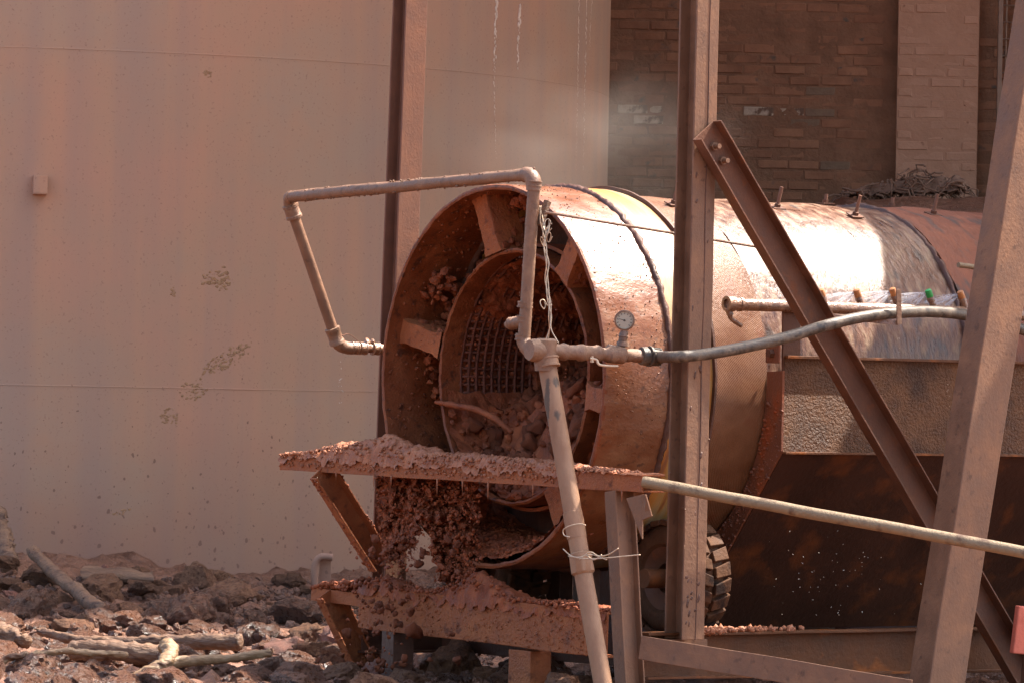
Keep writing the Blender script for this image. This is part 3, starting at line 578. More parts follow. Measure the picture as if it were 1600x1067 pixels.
# loose mud lining the lower inside of the front ring
mb = MB(); na, ns = 110, 16; vs = []
for i in range(na + 1):
    a = R(-150) + R(130) * i / na
    for j in range(ns + 1):
        s_ = .012 + .44 * j / ns; dep = .02 + .10 * math.sin(math.pi * i / na) ** .7 * min(1, j / ns * 1.8)
        w_ = DP(s_, .872 - dep, a); w_ += noise.noise_vector(w_ * 28) * .012 + noise.noise_vector(w_ * 70) * .007; vs.append(w_)
mb.add(vs, [(i * (ns + 1) + j, (i + 1) * (ns + 1) + j, (i + 1) * (ns + 1) + j + 1, i * (ns + 1) + j + 1) for i in range(na) for j in range(ns)])
for k in range(900):
    a = R(random.uniform(-150, -25)); s_ = random.uniform(.02, .40); mb.lump(DP(s_, .86 - .09 * math.sin((math.degrees(a) + 150) / 125 * math.pi) * min(1, s_ * 4) - random.uniform(0, .02), a), random.uniform(.006, .016), 1)
for k in range(160):   # crumbly build-up behind the left spoke and beside the upper ones
    a = R(random.choice((150, 152, 178, 92, 36)) + random.gauss(0, 5)); mb.lump(DP(random.uniform(.15, .42), random.uniform(.78, .87), a), random.uniform(.012, .03), 1)
tag(mb.build('ring_mud', M['mud'], drum), None, None, kind='stuff')
mb = MB()
for k in range(900):
    a = R(random.uniform(95, 265)); mb.lump(DP(random.uniform(.02, .4), .875, a), .002 + .010 * random.random() ** 2.5, 1)
for k in range(260):
    a = R(random.uniform(0, 360)); mb.lump(DP(random.choice((.0, .128)), .888 if random.random() < .6 else .595, a), .002 + .006 * random.random() ** 2, 1)
tag(mb.build('ring_spatter', M['ring'], drum, smooth=True), None, None, kind='stuff')
# mud clogging most of the screen, leaving only a patch of the far wall open
mb = MB(); na, ns = 210, 70; vs = []; keep = []
def clog(a, s_):   # thickness of the mud skin; negative where the wires are bare
    d = math.degrees(a) % 360; n_ = fbm(Vector((a * 5, s_ * 6, 2)), 4)
    bare = max(0, 1 - ((d - 180) / 34) ** 2) * max(0, 1 - ((s_ - .43) / .26) ** 4)
    return .024 - .058 * bare + .034 * n_
for i in range(na + 1):
    a = R(360) * i / na
    for j in range(ns + 1):
        s_ = .245 + 1.5 * j / ns; th = clog(a, s_); w_ = DP(s_, .606 - max(th, -.006), a); w_ += noise.noise_vector(w_ * 45) * .008 + noise.noise_vector(w_ * 110) * .004; vs.append(w_); keep.append(th > -.004)
mb.add(vs, [q for q in [(i * (ns + 1) + j, (i + 1) * (ns + 1) + j, (i + 1) * (ns + 1) + j + 1, i * (ns + 1) + j + 1) for i in range(na) for j in range(ns)] if any(keep[t] for t in q)])
for k in range(900):
    a = R(random.uniform(60, 300)); s_ = random.uniform(.2, 1.3); th = clog(a, s_)
    if th > 0: mb.lump(DP(s_, .604 - th, a), .003 + .020 * random.random() ** 3, 1)
for k in range(800):
    a = R(random.uniform(140, 215)); mb.lump(DP(random.uniform(.2, .8), .594, a), .003 + .010 * random.random() ** 2, 1)
tag(mb.build('screen_mud', M['mud'], drum), None, None, kind='stuff')
# mud spatter on the outside of the front ring
mb = MB()
for k in range(900):
    a = R(random.uniform(-20, 110)); s_ = random.uniform(.01, .36); pr_ = .001 + .004 * random.random() ** 2
    mb.lump(DP(s_, RO + .001, a), pr_, 1)
tag(mb.build('ring_spatter', M['ring_out'], drum, smooth=True), None, None, kind='stuff')

# ---- mud inside the inner cylinder (a mass) and clods that can be told apart
mb = MB(); nu, ns = 70, 40; vs = []
def heap_top(u, s_):  # height of the mud surface inside the inner cylinder
    f = max(0, min(1, (s_ - .18) / .34)); return (-.62 + .50 * f * f * (3 - 2 * f)) + .42 * min(.75, max(0, s_ - .42)) + .12 * u * f + .09 * fbm(Vector((u * 4, s_ * 4, 5)), 4)
for j in range(ns + 1):
    s_ = .15 + 1.6 * j / ns
    for i in range(nu + 1):
        u = -.57 + 1.14 * i / nu; zb = -math.sqrt(max(0, .575 ** 2 - u * u)); z = max(zb, min(heap_top(u, s_) * 1.0, .25))
        if j == 0: z = zb
        w_ = P(u, s_, z); w_ += noise.noise_vector(w_ * 13) * .025 + noise.noise_vector(w_ * 40) * .012; vs.append(w_)
mb.add(vs, [(j * (nu + 1) + i, j * (nu + 1) + i + 1, (j + 1) * (nu + 1) + i + 1, (j + 1) * (nu + 1) + i) for j in range(ns) for i in range(nu)])
for k in range(800):
    u = random.uniform(-.55, .55); s_ = random.uniform(.16, 1.3); zb = -math.sqrt(max(0, .575 ** 2 - u * u)); z = max(zb, heap_top(u, s_)); 
    if z > .2: continue
    mb.lump(P(u, s_, z + .01), random.uniform(.012, .035), 1)
tag(mb.build('drum_mud_mass', M['mud']), 'brown mass of churned wet mud inside the inner cylinder', 'mud', kind='stuff')
clod_meshes = []
for k in range(10):
    q = MB(); q.lump(Vector((0, 0, 0)), 1.0, 2, (1, random.uniform(.65, 1), random.uniform(.55, .95)), .9)
    q.v = [v * (1 + .22 * fbm(v * 3.3 + Vector((k, 0, 0)), 3)) for v in q.v]; me = bpy.data.meshes.new('mud_clod')
    me.from_pydata([tuple(v) for v in q.v], [], q.f); me.polygons.foreach_set('use_smooth', [True] * len(me.polygons)); me.materials.append(M['clod']); clod_meshes.append(me)
def clod(p, r, label, group, name='mud_clod', sq=1.0):
    o = bpy.data.objects.new(name, random.choice(clod_meshes)); COL.objects.link(o); o.location = p
    o.scale = (r, r, r * sq); o.rotation_euler = (random.random() * 6.28 if sq == 1 else random.uniform(-.3, .3), random.random() * .5, random.random() * 6.28); WLOC[o.name] = p
    return tag(o, label, 'mud clod', group)
for k in range(170):
    u = random.uniform(-.5, .5); s_ = random.uniform(.25, 1.15); zb = -math.sqrt(max(0, .56 ** 2 - u * u)); z = max(zb, heap_top(u, s_))
    if z > .2: continue
    r_ = random.uniform(.028, .06); qx = to_px(P(u, s_, z))[0]; clod(P(u, s_, z + .02), r_, '%s mud clod inside the drum %s' % ('small' if r_ < .038 else 'middling' if r_ < .05 else 'large', 'by the stick' if qx < 745 else 'between stick and riser' if qx < 850 else 'right of the riser'), 'clods inside the drum')
# branch lying in the drum mouth
pts = path([onS(680, 628, .10), onS(705, 632, .14), onS(745, 640, .2), onS(775, 655, .24), onS(800, 676, .28)], 6)
mb = MB(); mb.tube(pts, [.008 + .008 * min(1, k / 6) * min(1, (len(pts) - k) / 5) for k in range(len(pts))], 8, lump=.005); tag(mb.build('stick', M['clod'], smooth=True), 'bent muddy stick poking out of the drum mouth', 'stick')

# ---- support tyres under the drum
def tyre(center, rt, wd, label):
    t = thing('drive_tyre', center - ZX * rt, label, 'tyre', 'tyres carrying the drum')
    ux = BX; n = 96
    mb = MB(); mb.lathe([(-wd/2 + .02, rt * .55), (-wd/2, rt * .62), (-wd/2 - .004, rt * .75), (-wd/2 + .01, rt * .9), (-wd/2 + .03, rt * .955), (0, rt * .965), (wd/2 - .03, rt * .955), (wd/2, rt * .8), (wd/2 - .02, rt * .55)], n=n, c=center, ax=AX, ux=BX); mb.build('tyre_casing', M['tyre'], t, smooth='auto')
    for k in range(22):
        a = 2 * math.pi * k / 22
        for sd in (-1, 1):
            mb = MB(); a1 = a + (.14 if sd > 0 else 0); rd = BX * math.cos(a1) + ZX * math.sin(a1); tg_ = -BX * math.sin(a1) + ZX * math.cos(a1)
            p0 = center + rd * rt * .965 + AX * sd * .008; p1 = center + rd * rt * .93 + AX * sd * (wd / 2 + .002)
            vs = [p0 - tg_ * .030, p0 + tg_ * .020, p1 + tg_ * .052, p1 - tg_ * .012]; up = rd * .026
            vs = vs + [v + up for v in vs]; mb.add(vs, [(0, 3, 2, 1), (4, 5, 6, 7), (0, 1, 5, 4), (1, 2, 6, 5), (2, 3, 7, 6), (3, 0, 4, 7)])
            mb.build('tread_block', M['tyre'], t, bevel=.004)
    mb = MB(); mb.lathe([(-wd/2 + .03, .07), (-wd/2 + .05, rt * .3), (-wd/2 + .02, rt * .5), (-wd/2 + .01, rt * .56), (wd/2 - .02, rt * .56), (wd/2 - .03, .07)], n=64, c=center, ax=AX, ux=BX); mb.build('rim', M['steel_rust'], t, smooth='auto')
    mb = MB(); mb.tube([center - AX * (wd / 2 + .10), center + AX * (wd / 2 - .02)], .045, 16); mb.build('axle', M['chassis'], t, smooth='auto')
    return t
ct = onS(1038, 903, .48); ru = (ct - C).dot(BX); rz = (ct - C).dot(ZX)
tyre(ct + AX * .08, .262, .20, 'rubber drive tyre with block tread under the near side of the drum')
tyre(P(-ru, .60, rz), .275, .24, 'rubber drive tyre half hidden under the far side of the drum')

# ---- hopper trough round the drum body
hop = thing('hopper_trough', P(0, 2.2, -1.3), 'dark steel trough hopper wrapped under the drum body', 'hopper')
HU = 1.0; HS0, HS1 = (onU(1225, 640, HU) - C).dot(AX), 4.2
zt = (onU(1235, 559, HU) - C).z; zb = (onU(1235, 706, HU) - C).z
mb = MB(); n = 40; m_ = 8; vs = []
for i in range(n + 1):
    s_ = HS0 + (HS1 - HS0) * i / n
    for j in range(m_ + 1): vs.append(P(HU + .0, s_, zb + (zt - zb) * j / m_))
k0 = len(vs); vs += [v - BX * .012 for v in vs]
fs = [(i * (m_ + 1) + j, (i + 1) * (m_ + 1) + j, (i + 1) * (m_ + 1) + j + 1, i * (m_ + 1) + j + 1) for i in range(n) for j in range(m_)]
fs += [tuple(k0 + q for q in reversed(f)) for f in fs]
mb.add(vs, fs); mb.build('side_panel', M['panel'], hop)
mb = MB(); mb.box(P(HU + .004, (HS0 + HS1) / 2, zt + .004), AX * ((HS1 - HS0) / 2), BX * .018, ZX * .007); mb.build('panel_lip', M['chassis'], hop, bevel=.002)
mb = MB(); mb.box(P(HU + .004, (HS0 + HS1) / 2, zb - .004), AX * ((HS1 - HS0) / 2), BX * .016, ZX * .006); mb.build('fold_edge', M['chassis'], hop, bevel=.002)
zlow = -1.18; ulow = .30
def slab(vs4, th, nrm): return vs4 + [v - nrm * th for v in vs4], [(0, 1, 2, 3), (7, 6, 5, 4), (0, 4, 5, 1), (1, 5, 6, 2), (2, 6, 7, 3), (3, 7, 4, 0)]
nr = (BX * (zb - .01 - zlow) + ZX * -(HU - ulow)).normalized()
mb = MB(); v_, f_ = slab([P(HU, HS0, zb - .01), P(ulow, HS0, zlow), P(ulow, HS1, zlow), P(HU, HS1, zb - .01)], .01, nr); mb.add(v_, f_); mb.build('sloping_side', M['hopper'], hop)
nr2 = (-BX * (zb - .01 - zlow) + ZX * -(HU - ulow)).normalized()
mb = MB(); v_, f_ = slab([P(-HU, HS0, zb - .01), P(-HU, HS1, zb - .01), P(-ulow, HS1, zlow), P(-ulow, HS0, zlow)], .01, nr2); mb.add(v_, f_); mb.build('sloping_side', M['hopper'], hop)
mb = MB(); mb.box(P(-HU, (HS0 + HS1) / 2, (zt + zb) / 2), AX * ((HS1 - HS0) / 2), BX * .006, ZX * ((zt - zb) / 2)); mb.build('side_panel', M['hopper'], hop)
# end plate with the drum passing through
def plate_out(a):   # outline radius of the V plate in direction a
    c_, s_ = math.cos(a), math.sin(a); best = 9
    for (nx_, nz_, d_) in ((1, 0, HU), (-1, 0, HU), (0, 1, zt + .02), (0, -1, -zlow), ((zb - zlow), -(HU - ulow), (zb - zlow) * HU - (HU - ulow) * zb), (-(zb - zlow), -(HU - ulow), (zb - zlow) * HU - (HU - ulow) * zb)):
        q = nx_ * c_ + nz_ * s_
        if q > 1e-6: best = min(best, d_ / q)
    return best
mb = MB(); vs = []; n = 180; a0, a1 = R(-180) - R(3), R(3)
for i in range(n + 1):
    a = a0 + (a1 - a0) * i / n; ro = max(plate_out(a), .895)
    for (s_, r_) in ((HS0 - .012, .885), (HS0 - .012, ro), (HS0, ro), (HS0, .885)): vs.append(DP(s_, r_, a))
fs = [(i * 4 + j, i * 4 + (j + 1) % 4, (i + 1) * 4 + (j + 1) % 4, (i + 1) * 4 + j) for i in range(n) for j in range(4)] + [(0, 1, 2, 3), (n * 4 + 3, n * 4 + 2, n * 4 + 1, n * 4)]
mb.add(vs, fs); mb.build('end_plate', M['rust'], hop)
# ear plate with bolt at the corner
q = onS(1208, 552, HS0 - .04)
mb = MB(); mb.box(q, BX * .05, ZX * .045, AX * .006); mb.build('ear_plate', M['rust'], hop, bevel=.004)
mb = MB(); mb.lathe([(-.03, .002), (-.03, .02), (-.005, .022), (-.005, .002)], n=6, c=q, ax=AX, ux=BX); mb.build('bolt', M['steel_rust'], hop)
mb = MB()
for k in range(700):
    a = R(random.uniform(-80, -5)); ro = plate_out(a); r_ = .89 + (max(ro, .9) - .89) * random.random() ** 1.5; mb.lump(DP(HS0 - .012, r_, a), .002 + .010 * random.random() ** 2.5, 1)
tag(mb.build('plate_mud', M['rust'], hop, smooth=True), None, None, kind='stuff')

# ================================================================== STEEL FRAME
def column(px_top, py_top, px_bot, py_bot, u, label, mat, top_z=5.5, d=.132):
    p1 = onU(px_top, py_top, u); p0 = onU(px_bot, py_bot, u); dr = (p1 - p0); 
    pa = p0 + dr * ((0.02 - p0.z) / dr.z) if p0.z > .02 else p0; pb = p0 + dr * ((top_z - p0.z) / dr.z)
    return pa, pb
col_group = 'upright steel columns beside the drum'
# near column (in front of the drum)
U1 = 1.20
p1 = onU(1093, 0, U1); p0 = onU(1069, 998, U1); dr = p1 - p0
c1 = thing('steel_column', p0, 'tall dusty H-section steel column standing in front of the drum', 'column', col_group)
top = p0 + dr * 1.9
mb = MB(); mb.ext(p0, top, Hprof(.128, .132, .011, .009), AX, 24, .003); mb.build('h_section', M['steel'], c1, bevel=.003)
# weld groove line down the flange
mb = MB(); g = [p0.lerp(top, .0 + t * .55 / 12) + BX * .0665 + AX * (.012 + .003 * math.sin(t * 2.2)) for t in range(13)]; mb.tube(g, .0025, 5); mb.build('weld_bead', M['dark'], c1)
mb = MB()
for k in range(50):
    t = random.random() ** 1.3 * .42; q = p0.lerp(top, t) + BX * random.choice((.066, .05, -.05)) + AX * random.choice((-.064, .064)); mb.lump(q, random.uniform(.002, .006), 1)
tag(mb.build('mud_specks', M['steel'], c1), None, None, kind='stuff')
mb = MB()
for k in range(46):
    py = random.choice((random.uniform(790, 985), random.uniform(840, 985), random.uniform(250, 985))); px = 1082 + random.uniform(-13, 13) + (998 - py) * .024; q = onU(px, py, U1 + .0665); rr = random.uniform(.003, .008); V_, F_ = ICO[1]; el = random.uniform(1.2, 3.2)
    mb.add([q + AX * (v.x * rr + v.z * rr * .5) + ZX * v.z * rr * el + BX * v.y * rr * .12 for v in V_], F_)
tag(mb.build('mud_splashes', M['dark'], c1, smooth=True), None, None, kind='stuff')
# far column (left, behind the drum)
U2 = -1.20
p1 = onU(641, 0, U2); p0 = onU(604, 985, U2); dr = p1 - p0; p0 = p0 + dr * ((.02 - p0.z) / dr.z); top = p1 + dr * .9
c2 = thing('steel_column', p0, 'tall rusty H-section steel column behind the left side of the drum', 'column', col_group)
mb = MB(); mb.ext(p0, top, Hprof(.128, .122, .011, .009), AX, 24, .003); mb.build('h_section', M['steel_dull'], c2, bevel=.003)

# diagonal brace: channel with its open side to the camera
UB = U1 + .08
bt = onU(1098, 204, UB); bb = onU(1585, 1040, UB)
br = thing('channel_brace', bb, 'long diagonal steel channel brace bolted to the near column', 'brace')
dirn = (bb - bt).normalized()
mb = MB(); mb.ext(bt, bb + dirn * .2, Cprof(.150, .062, .008), BX, 26, .003); mb.build('channel', M['steel_rust'], br, bevel=.002)
for t in (.09, .17):
    q = bt + dirn * t + BX * .02
    mb = MB(); mb.tube([q - BX * .02, q + BX * .035], .0115, 10); bo = mb.build('bolt', M['steel'], br, smooth='auto')
    mb = MB(); mb.lathe([(-.012, .004), (-.012, .02), (.004, .02), (.004, .004)], n=6, c=q, ax=BX, ux=AX); mb.build('nut', M['steel'], bo)

# ledge channel across the mouth
SL = -.17
la = onS(437, 721, SL); lb = onS(1003, 755, SL)
led = thing('ledge_channel', la, 'muddy steel channel ledge spanning the drum mouth', 'ledge')
mb = MB(); mb.ext(la, lb, Cprof(.079, .13, .007), AX, 30, .003); mb.build('channel', M['mudsteel'], led, bevel=.002)
# mud heaped on the ledge
mb = MB(); nt, nw = 420, 16; vs = []
def ledge_h(t):
    px = 437 + (1003 - 437) * t
    pts = [(437, 1), (470, 4), (520, 18), (560, 26), (605, 36), (640, 22), (690, 14), (760, 14), (860, 10), (900, 6), (960, 3), (1003, .5)]
    for (x0_, h0), (x1_, h1) in zip(pts, pts[1:]):
        if x0_ <= px <= x1_: return (h0 + (h1 - h0) * (px - x0_) / (x1_ - x0_)) / 333
    return 0
for i in range(nt + 1):
    t = i / nt; c = la.lerp(lb, t) + ZX * .0395; h = ledge_h(t)
    for j in range(nw + 1):
        w_ = j / nw; y = -.012 + .165 * w_; prof = math.sin(math.pi * w_) ** .55
        z = h * prof * 1.05 - (.034 * (1 - w_ * 5) if w_ < .2 else 0) * (1 if t < .82 else .08) * max(.1, .7 + 1.1 * fbm(Vector((t * 26, 0, 0)), 4))
        q = c + AX * y + ZX * z; am_ = min(1, h * 40 + .15); q += noise.noise_vector(q * 34) * .011 * am_ + noise.noise_vector(q * 90) * .007 * am_ + ZX * .02 * am_ * fbm(q * 14, 3); vs.append(q)
mb.add(vs, [(i * (nw + 1) + j, i * (nw + 1) + j + 1, (i + 1) * (nw + 1) + j + 1, (i + 1) * (nw + 1) + j) for i in range(nt) for j in range(nw)])
for k in range(900):
    t = random.random(); h = ledge_h(t)
    if h < .006: continue
    y = random.uniform(-.02, .12); mb.lump(la.lerp(lb, t) + ZX * (.0395 + h * math.sin(math.pi * min(1, max(0, (y + .022) / .175))) ** .55) + AX * y, random.uniform(.004, .013), 1)
for k in range(500):
    t = random.random() * .84; mb.lump(la.lerp(lb, t) + AX * (-.004) + ZX * (.038 - .06 * random.random() ** 1.6), random.uniform(.003, .009), 1)
for t in (.17, .28, .33, .46, .53, .60, .72, .95):     # drips
    q = la.lerp(lb, t) + AX * .0 - ZX * .035; L = random.uniform(.03, .09); mb.tube([q, q - ZX * L * .5, q - ZX * L], [.005, .003, .0012], 6)
tag(mb.build('ledge_mud', M['mud_pink'], smooth=True), 'lumpy wet mud heaped along the channel ledge', 'mud', kind='stuff')
# upper left brace of the ledge
def side_brace(pxa, pya, pxb, pyb, u, label, mat):
    a_ = onU(pxa, pya, u); b__ = onU(pxb, pyb, u)
    o = thing('ledge_brace', b__, label, 'brace', 'slanted braces left of the drum')
    mb = MB(); mb.ext(a_, b__, Cprof(.125, .06, .008), BX, 12, .003); mb.build('channel', mat, o, bevel=.002)
    mb = MB(); d_ = b__ - a_; n_ = d_.normalized().cross(BX)
    for k in range(150):
        q = a_ + d_ * random.random() + n_ * (.0625 * random.choice((1, -1))) + BX * random.uniform(0, .062); mb.lump(q, random.uniform(.003, .010), 1)
    tag(mb.build('mud_crust', M['mud'], o, smooth=True), None, None, kind='stuff')
side_brace(497, 735, 590, 880, -1.16, 'slanted muddy brace under the left end of the ledge', M['mudsteel'])
side_brace(508, 925, 585, 1085, -1.16, 'slanted muddy brace at the lower left of the frame', M['mudsteel'])

# small H post carrying the right end of the ledge
UPO = (onS(972, 900, SL) - C).dot(BX)
pt = onS(968, 767, SL + .035); pb_ = onS(985, 1075, SL + .035); 
post = thing('short_post', pb_, 'short dusty H-section post under the right end of the ledge', 'post')
mb = MB(); mb.ext(pb_, pt, Hprof(.08, .11, .008, .008), BX, 14, .002); mb.build('h_section', M['steel'], post, bevel=.002)
q0, q1, q2, q3 = onS(978, 778, SL - .02), onS(1003, 772, SL - .02), onS(1018, 806, SL - .02), onS(1003, 842, SL - .02)
mb = MB(); v_, f_ = slab([q0, q3, onS(1003, 812, SL - .02), q1], .008, -AX); mb.add(v_, f_); v_, f_ = slab([q1, onS(1003, 812, SL - .02), q2 , onS(1008, 772, SL - .05)], .008, -AX); mb.add(v_, f_); mb.build('gusset', M['steel'], post, bevel=.002)

# lower cross beam and its legs
SB = -.12
ba, bb2 = onS(560, 947, SB), onS(948, 992, SB)
lowb = thing('cross_beam', ba, 'mud-plastered channel beam crossing below the drum', 'beam')
mb = MB(); mb.ext(ba, bb2, Cprof(.205, .07, .010), AX, 24, .005); mb.build('channel', M['mudsteel'], lowb, bevel=.004)
for (x, wd_, mt, dn) in ((622, .10, 'dark', 1), (828, .17, 'mudsteel', 0)):
    q = onS(x, 985 if dn else 1015, SB + .06); q0 = Vector((q.x, q.y, -.05)); lg = MB(); lg.ext(q0, q, Bprof(wd_, .12), BX, 8, .004); lg.build('leg', M[mt], lowb, bevel=.003)
mb = MB(); nt, nw = 300, 12; vs = []
def low_h(t):
    pts = [(0, 10), (.1, 18), (.2, 4), (.3, 3), (.38, 16), (.46, 42), (.56, 24), (.64, 6), (.76, 5), (.8, 9), (1, 4)]
    for (x0_, h0), (x1_, h1) in zip(pts, pts[1:]):
        if x0_ <= t <= x1_: return (h0 + (h1 - h0) * (t - x0_) / (x1_ - x0_)) / 333
    return 0
for i in range(nt + 1):
    t = i / nt; c = ba.lerp(bb2, t) + ZX * .1025; h = low_h(t)
    for j in range(nw + 1):
        w_ = j / nw; q = c + AX * (-.012 + .15 * w_) + ZX * (h * math.sin(math.pi * w_) ** .5 - (.05 * (1 - w_ * 5) * max(.05, .8 + 1.2 * fbm(Vector((t * 18, 3, 0)), 4)) if w_ < .2 else 0)); q += noise.noise_vector(q * 20) * .014 + noise.noise_vector(q * 70) * .006; vs.append(q)
mb.add(vs, [(i * (nw + 1) + j, i * (nw + 1) + j + 1, (i + 1) * (nw + 1) + j + 1, (i + 1) * (nw + 1) + j) for i in range(nt) for j in range(nw)])
for k in range(700):
    t = random.random(); y = random.uniform(-.03, .10); h = low_h(t)
    mb.lump(ba.lerp(bb2, t) + ZX * (.1025 + h * random.uniform(.3, 1)) + AX * y, random.uniform(.004, .014), 1)
tag(mb.build('beam_mud', M['mud'], smooth=True), 'wet mud piled and smeared along the lower cross beam', 'mud', kind='stuff')
mb = MB()
for k in range(1100):
    t = random.random() ** .8; mb.lump(ba.lerp(bb2, t) + AX * -.001 + ZX * (.10 - .2 * random.random() ** 1.4), .0015 + .006 * random.random() ** 2, 1)
tag(mb.build('mud_crust', M['mudsteel'], lowb, smooth=True), None, None, kind='stuff')
# lower left ledge stub
a_, b__ = onS(486, 927, -.10), onS(575, 939, -.10)
stub = thing('stub_channel', a_, 'short muddy channel stub jutting out at the lower left of the frame', 'channel')
mb = MB(); mb.ext(a_, b__, Cprof(.062, .10, .007), AX, 10, .003); mb.build('channel', M['mudsteel'], stub, bevel=.002)
mb = MB()
for k in range(420):
    t = random.random(); h = .05 * math.sin(min(1, t * 1.3) * math.pi * .6); mb.lump(a_.lerp(b__, t) + ZX * (.031 + h * random.uniform(.1, 1.0)) + AX * random.uniform(-.01, .11), random.uniform(.006, .018), 1)
tag(mb.build('mud_crust', M['mud'], stub, smooth=True), None, None, kind='stuff')

# chassis: long beams along the machine and cross pieces
UC = 1.12
ca_, cb_ = onU(1010, 1030, UC), onU(1700, 975, UC); cb_ = Vector((cb_.x, cb_.y, ca_.z)); L_ = (cb_ - ca_).length
hC = .21
zc = (onU(1190, 985, UC)).z - hC / 2; s0c = (onU(1003, 1000, UC) - C).dot(AX)
cha = thing('chassis_beam', P(UC, s0c, zc - C.z), 'long wet chassis beam running back under the hopper', 'beam', 'chassis beams under the drum')
mb = MB(); mb.ext(P(UC, s0c, zc - C.z), P(UC, 4.6, zc - C.z), Hprof(.10, hC, .012, .010), BX, 30, .004); mb.build('h_section', M['chassis'], cha, bevel=.002)
mb = MB()
for k in range(420):
    s_ = s0c + .1 + abs(random.gauss(0, .28)); mb.lump(P(UC + random.uniform(-.05, .05), s_ + .1, zc - C.z + hC / 2 + .01 * random.random()), random.uniform(.006, .022), 1)
tag(mb.build('mud_crust', M['mud_pink'], cha, smooth=True), None, None, kind='stuff')
ch2 = thing('chassis_beam', P(-UC, s0c, zc - C.z), 'chassis beam on the far side under the drum', 'beam', 'chassis beams under the drum')
mb = MB(); mb.ext(P(-UC, s0c, zc - C.z), P(-UC, 4.6, zc - C.z), Hprof(.10, hC, .012, .010), BX, 10, .004); mb.build('h_section', M['dark'], ch2, bevel=.002)
for s_ in (.5, 1.35, 3.0):
    cr_ = MB(); cr_.ext(P(-UC + .06, s_, zc - C.z - .02), P(UC - .06, s_, zc - C.z - .02), Cprof(.15, .07, .01), AX, 8, .003)
    tag(cr_.build('cross_member', M['dark'], bevel=.002), 'dark steel cross member %s between the chassis beams' % {.5: 'nearest the drum mouth', 1.35: 'under the hopper front', 3.0: 'farthest back'}[s_], 'beam', 'chassis cross members')
bp = MB(); bq = P(U1, .31, zc - C.z + hC / 2)   # base angle under the near column
bq = onU(1062, 1002, U1)
bp.ext(bq - AX * .22 - ZX * .05, bq + AX * .16 - ZX * .05, Lprof(.06, .10, .008), -BX, 6, .002); tag(bp.build('base_angle', M['steel'], bevel=.002), 'short steel angle seat under the foot of the near column', 'angle iron')
# stands of the tyres' shaft, seen below the drum rim
for (u_, s_) in ((.05, .55), (-.5, .8)):
    mb = MB(); mb.ext(P(u_, s_, zlow - .1), P(u_, s_, -.90), Bprof(.11, .08), BX, 6, .003); tag(mb.build('bearing_stand', M['dark'], bevel=.003), 'small steel bearing stand in the dark under the drum' if u_ > 0 else 'dark bearing stand behind the falling mud', 'stand')

# flat angle iron at the bottom and sloping rail tube
a_ = onY(997, 1029, 22.75); b__ = onY(1420, 1099, 22.2)
mb = MB(); mb.ext(a_, b__, Lprof(.105, .06, .007), Vector((0, 1, 0)) , 16, .003); 
ang = mb.build('angle_iron_rail', M['steel'], bevel=.002); tag(ang, 'sloping dusty angle iron at the bottom right of the frame', 'angle iron')
a_ = onY(1005, 752, 22.78); b__ = onY(1660, 873, 22.1)
pts = [a_.lerp(b__, t / 24) + noise.noise_vector(Vector((t * .35, 2, 2))) * .004 for t in range(25)]
mb = MB(); mb.tube(pts, .0265, 20, lump=.0012); tag(mb.build('rail_tube', M['dry_pipe'], smooth='auto'), 'long pale sloping rail tube from the ledge to the lower right', 'tube')

# leaning post on the right
UL = 1.78
a_ = onU(1462, 1075, UL); b__ = onU(1590, 260, UL); d_ = b__ - a_; a0_ = a_ + d_ * ((.0 - a_.z) / d_.z); b0_ = b__ + d_ * .9
lp = thing('leaning_post', a0_, 'thick dusty steel post leaning to the right at the right edge', 'post')
mb = MB(); mb.ext(a0_, b0_, [(-.105, -.075), (.105, -.075), (.105, .075), (-.105, .075)], AX, 26, .004); mb.build('box_section', M['steel'], lp, bevel=.006)
mb = MB(); mb.ext(a_.lerp(b__, .86), b0_, [(.104, -.079), (.118, -.079), (.118, .079), (-.03, .082), (-.03, .0765), (.104, .0765)], AX, 10, .003); mb.build('rusty_cover_strip', M['steel_rust'], lp, bevel=.003)

# red painted plate at the right edge
q = onU(1608, 985, 1.5)
mb = MB(); mb.box(q, AX * .11, BX * .015, ZX * .112); rp = mb.build('red_plate', M['red'], bevel=.006); tag(rp, 'salmon-red painted steel plate at the lower right edge', 'plate')
rp.rotation_euler = (0, R(6), 0)
mb = MB(); mb.ext(Vector((q.x, q.y + .05, 0)), Vector((q.x + .02, q.y + .05, q.z + .09)), Bprof(.05, .05), AX, 4); tag(mb.build('plate_stake', M['steel_rust'], bevel=.002), 'rusty stake holding up the red plate', 'stake')

# ================================================================== PIPEWORK
SPL = -.45
# loop over the mouth
def coupling(mb, p, d, r, L, ribs=0, n=18):
    d = d.normalized(); pts = []; rs = []
    prof = [(-.5, .88), (-.48, 1.0), (-.30, 1.0), (-.26, .93), (.26, .93), (.30, 1.0), (.48, 1.0), (.5, .88)]
    for t, k in prof: pts.append(p + d * L * t); rs.append(r * k)
    mb.tube(pts, rs, n, lump=.0015)
e1 = onS(836, 272, SPL); e1b = onS(828, 478, SPL); e1c = onS(815, 548, SPL); e2 = onS(449, 308, SPL)
e3 = onU(456, 322, (e2 - C).dot(BX)); 
u3 = (e2 - C).dot(BX); e4 = onU(524, 528, u3); e5 = onU(535, 543, u3); e6 = P(u3, (onU(585, 546, u3) - C).dot(AX) + .5, (onU(585, 546, u3) - C).z)
loop = thing('spray_pipe_loop', e1c, 'muddy spray pipe looping up and over the front of the drum', 'pipe')
seg = lambda a, b, n=14: [a.lerp(b, k / n) + noise.noise_vector(a.lerp(b, k / n) * 2.0) * .003 for k in range(n + 1)]
dv = (e2 - e1).normalized(); dvv = (e1c - e1).normalized()
MB().tube(seg(e1 + dv * .05, e2 - dv * .02, 24), .0275, 18, lump=.004).build('top_pipe', M['pipe'], loop, smooth='auto')
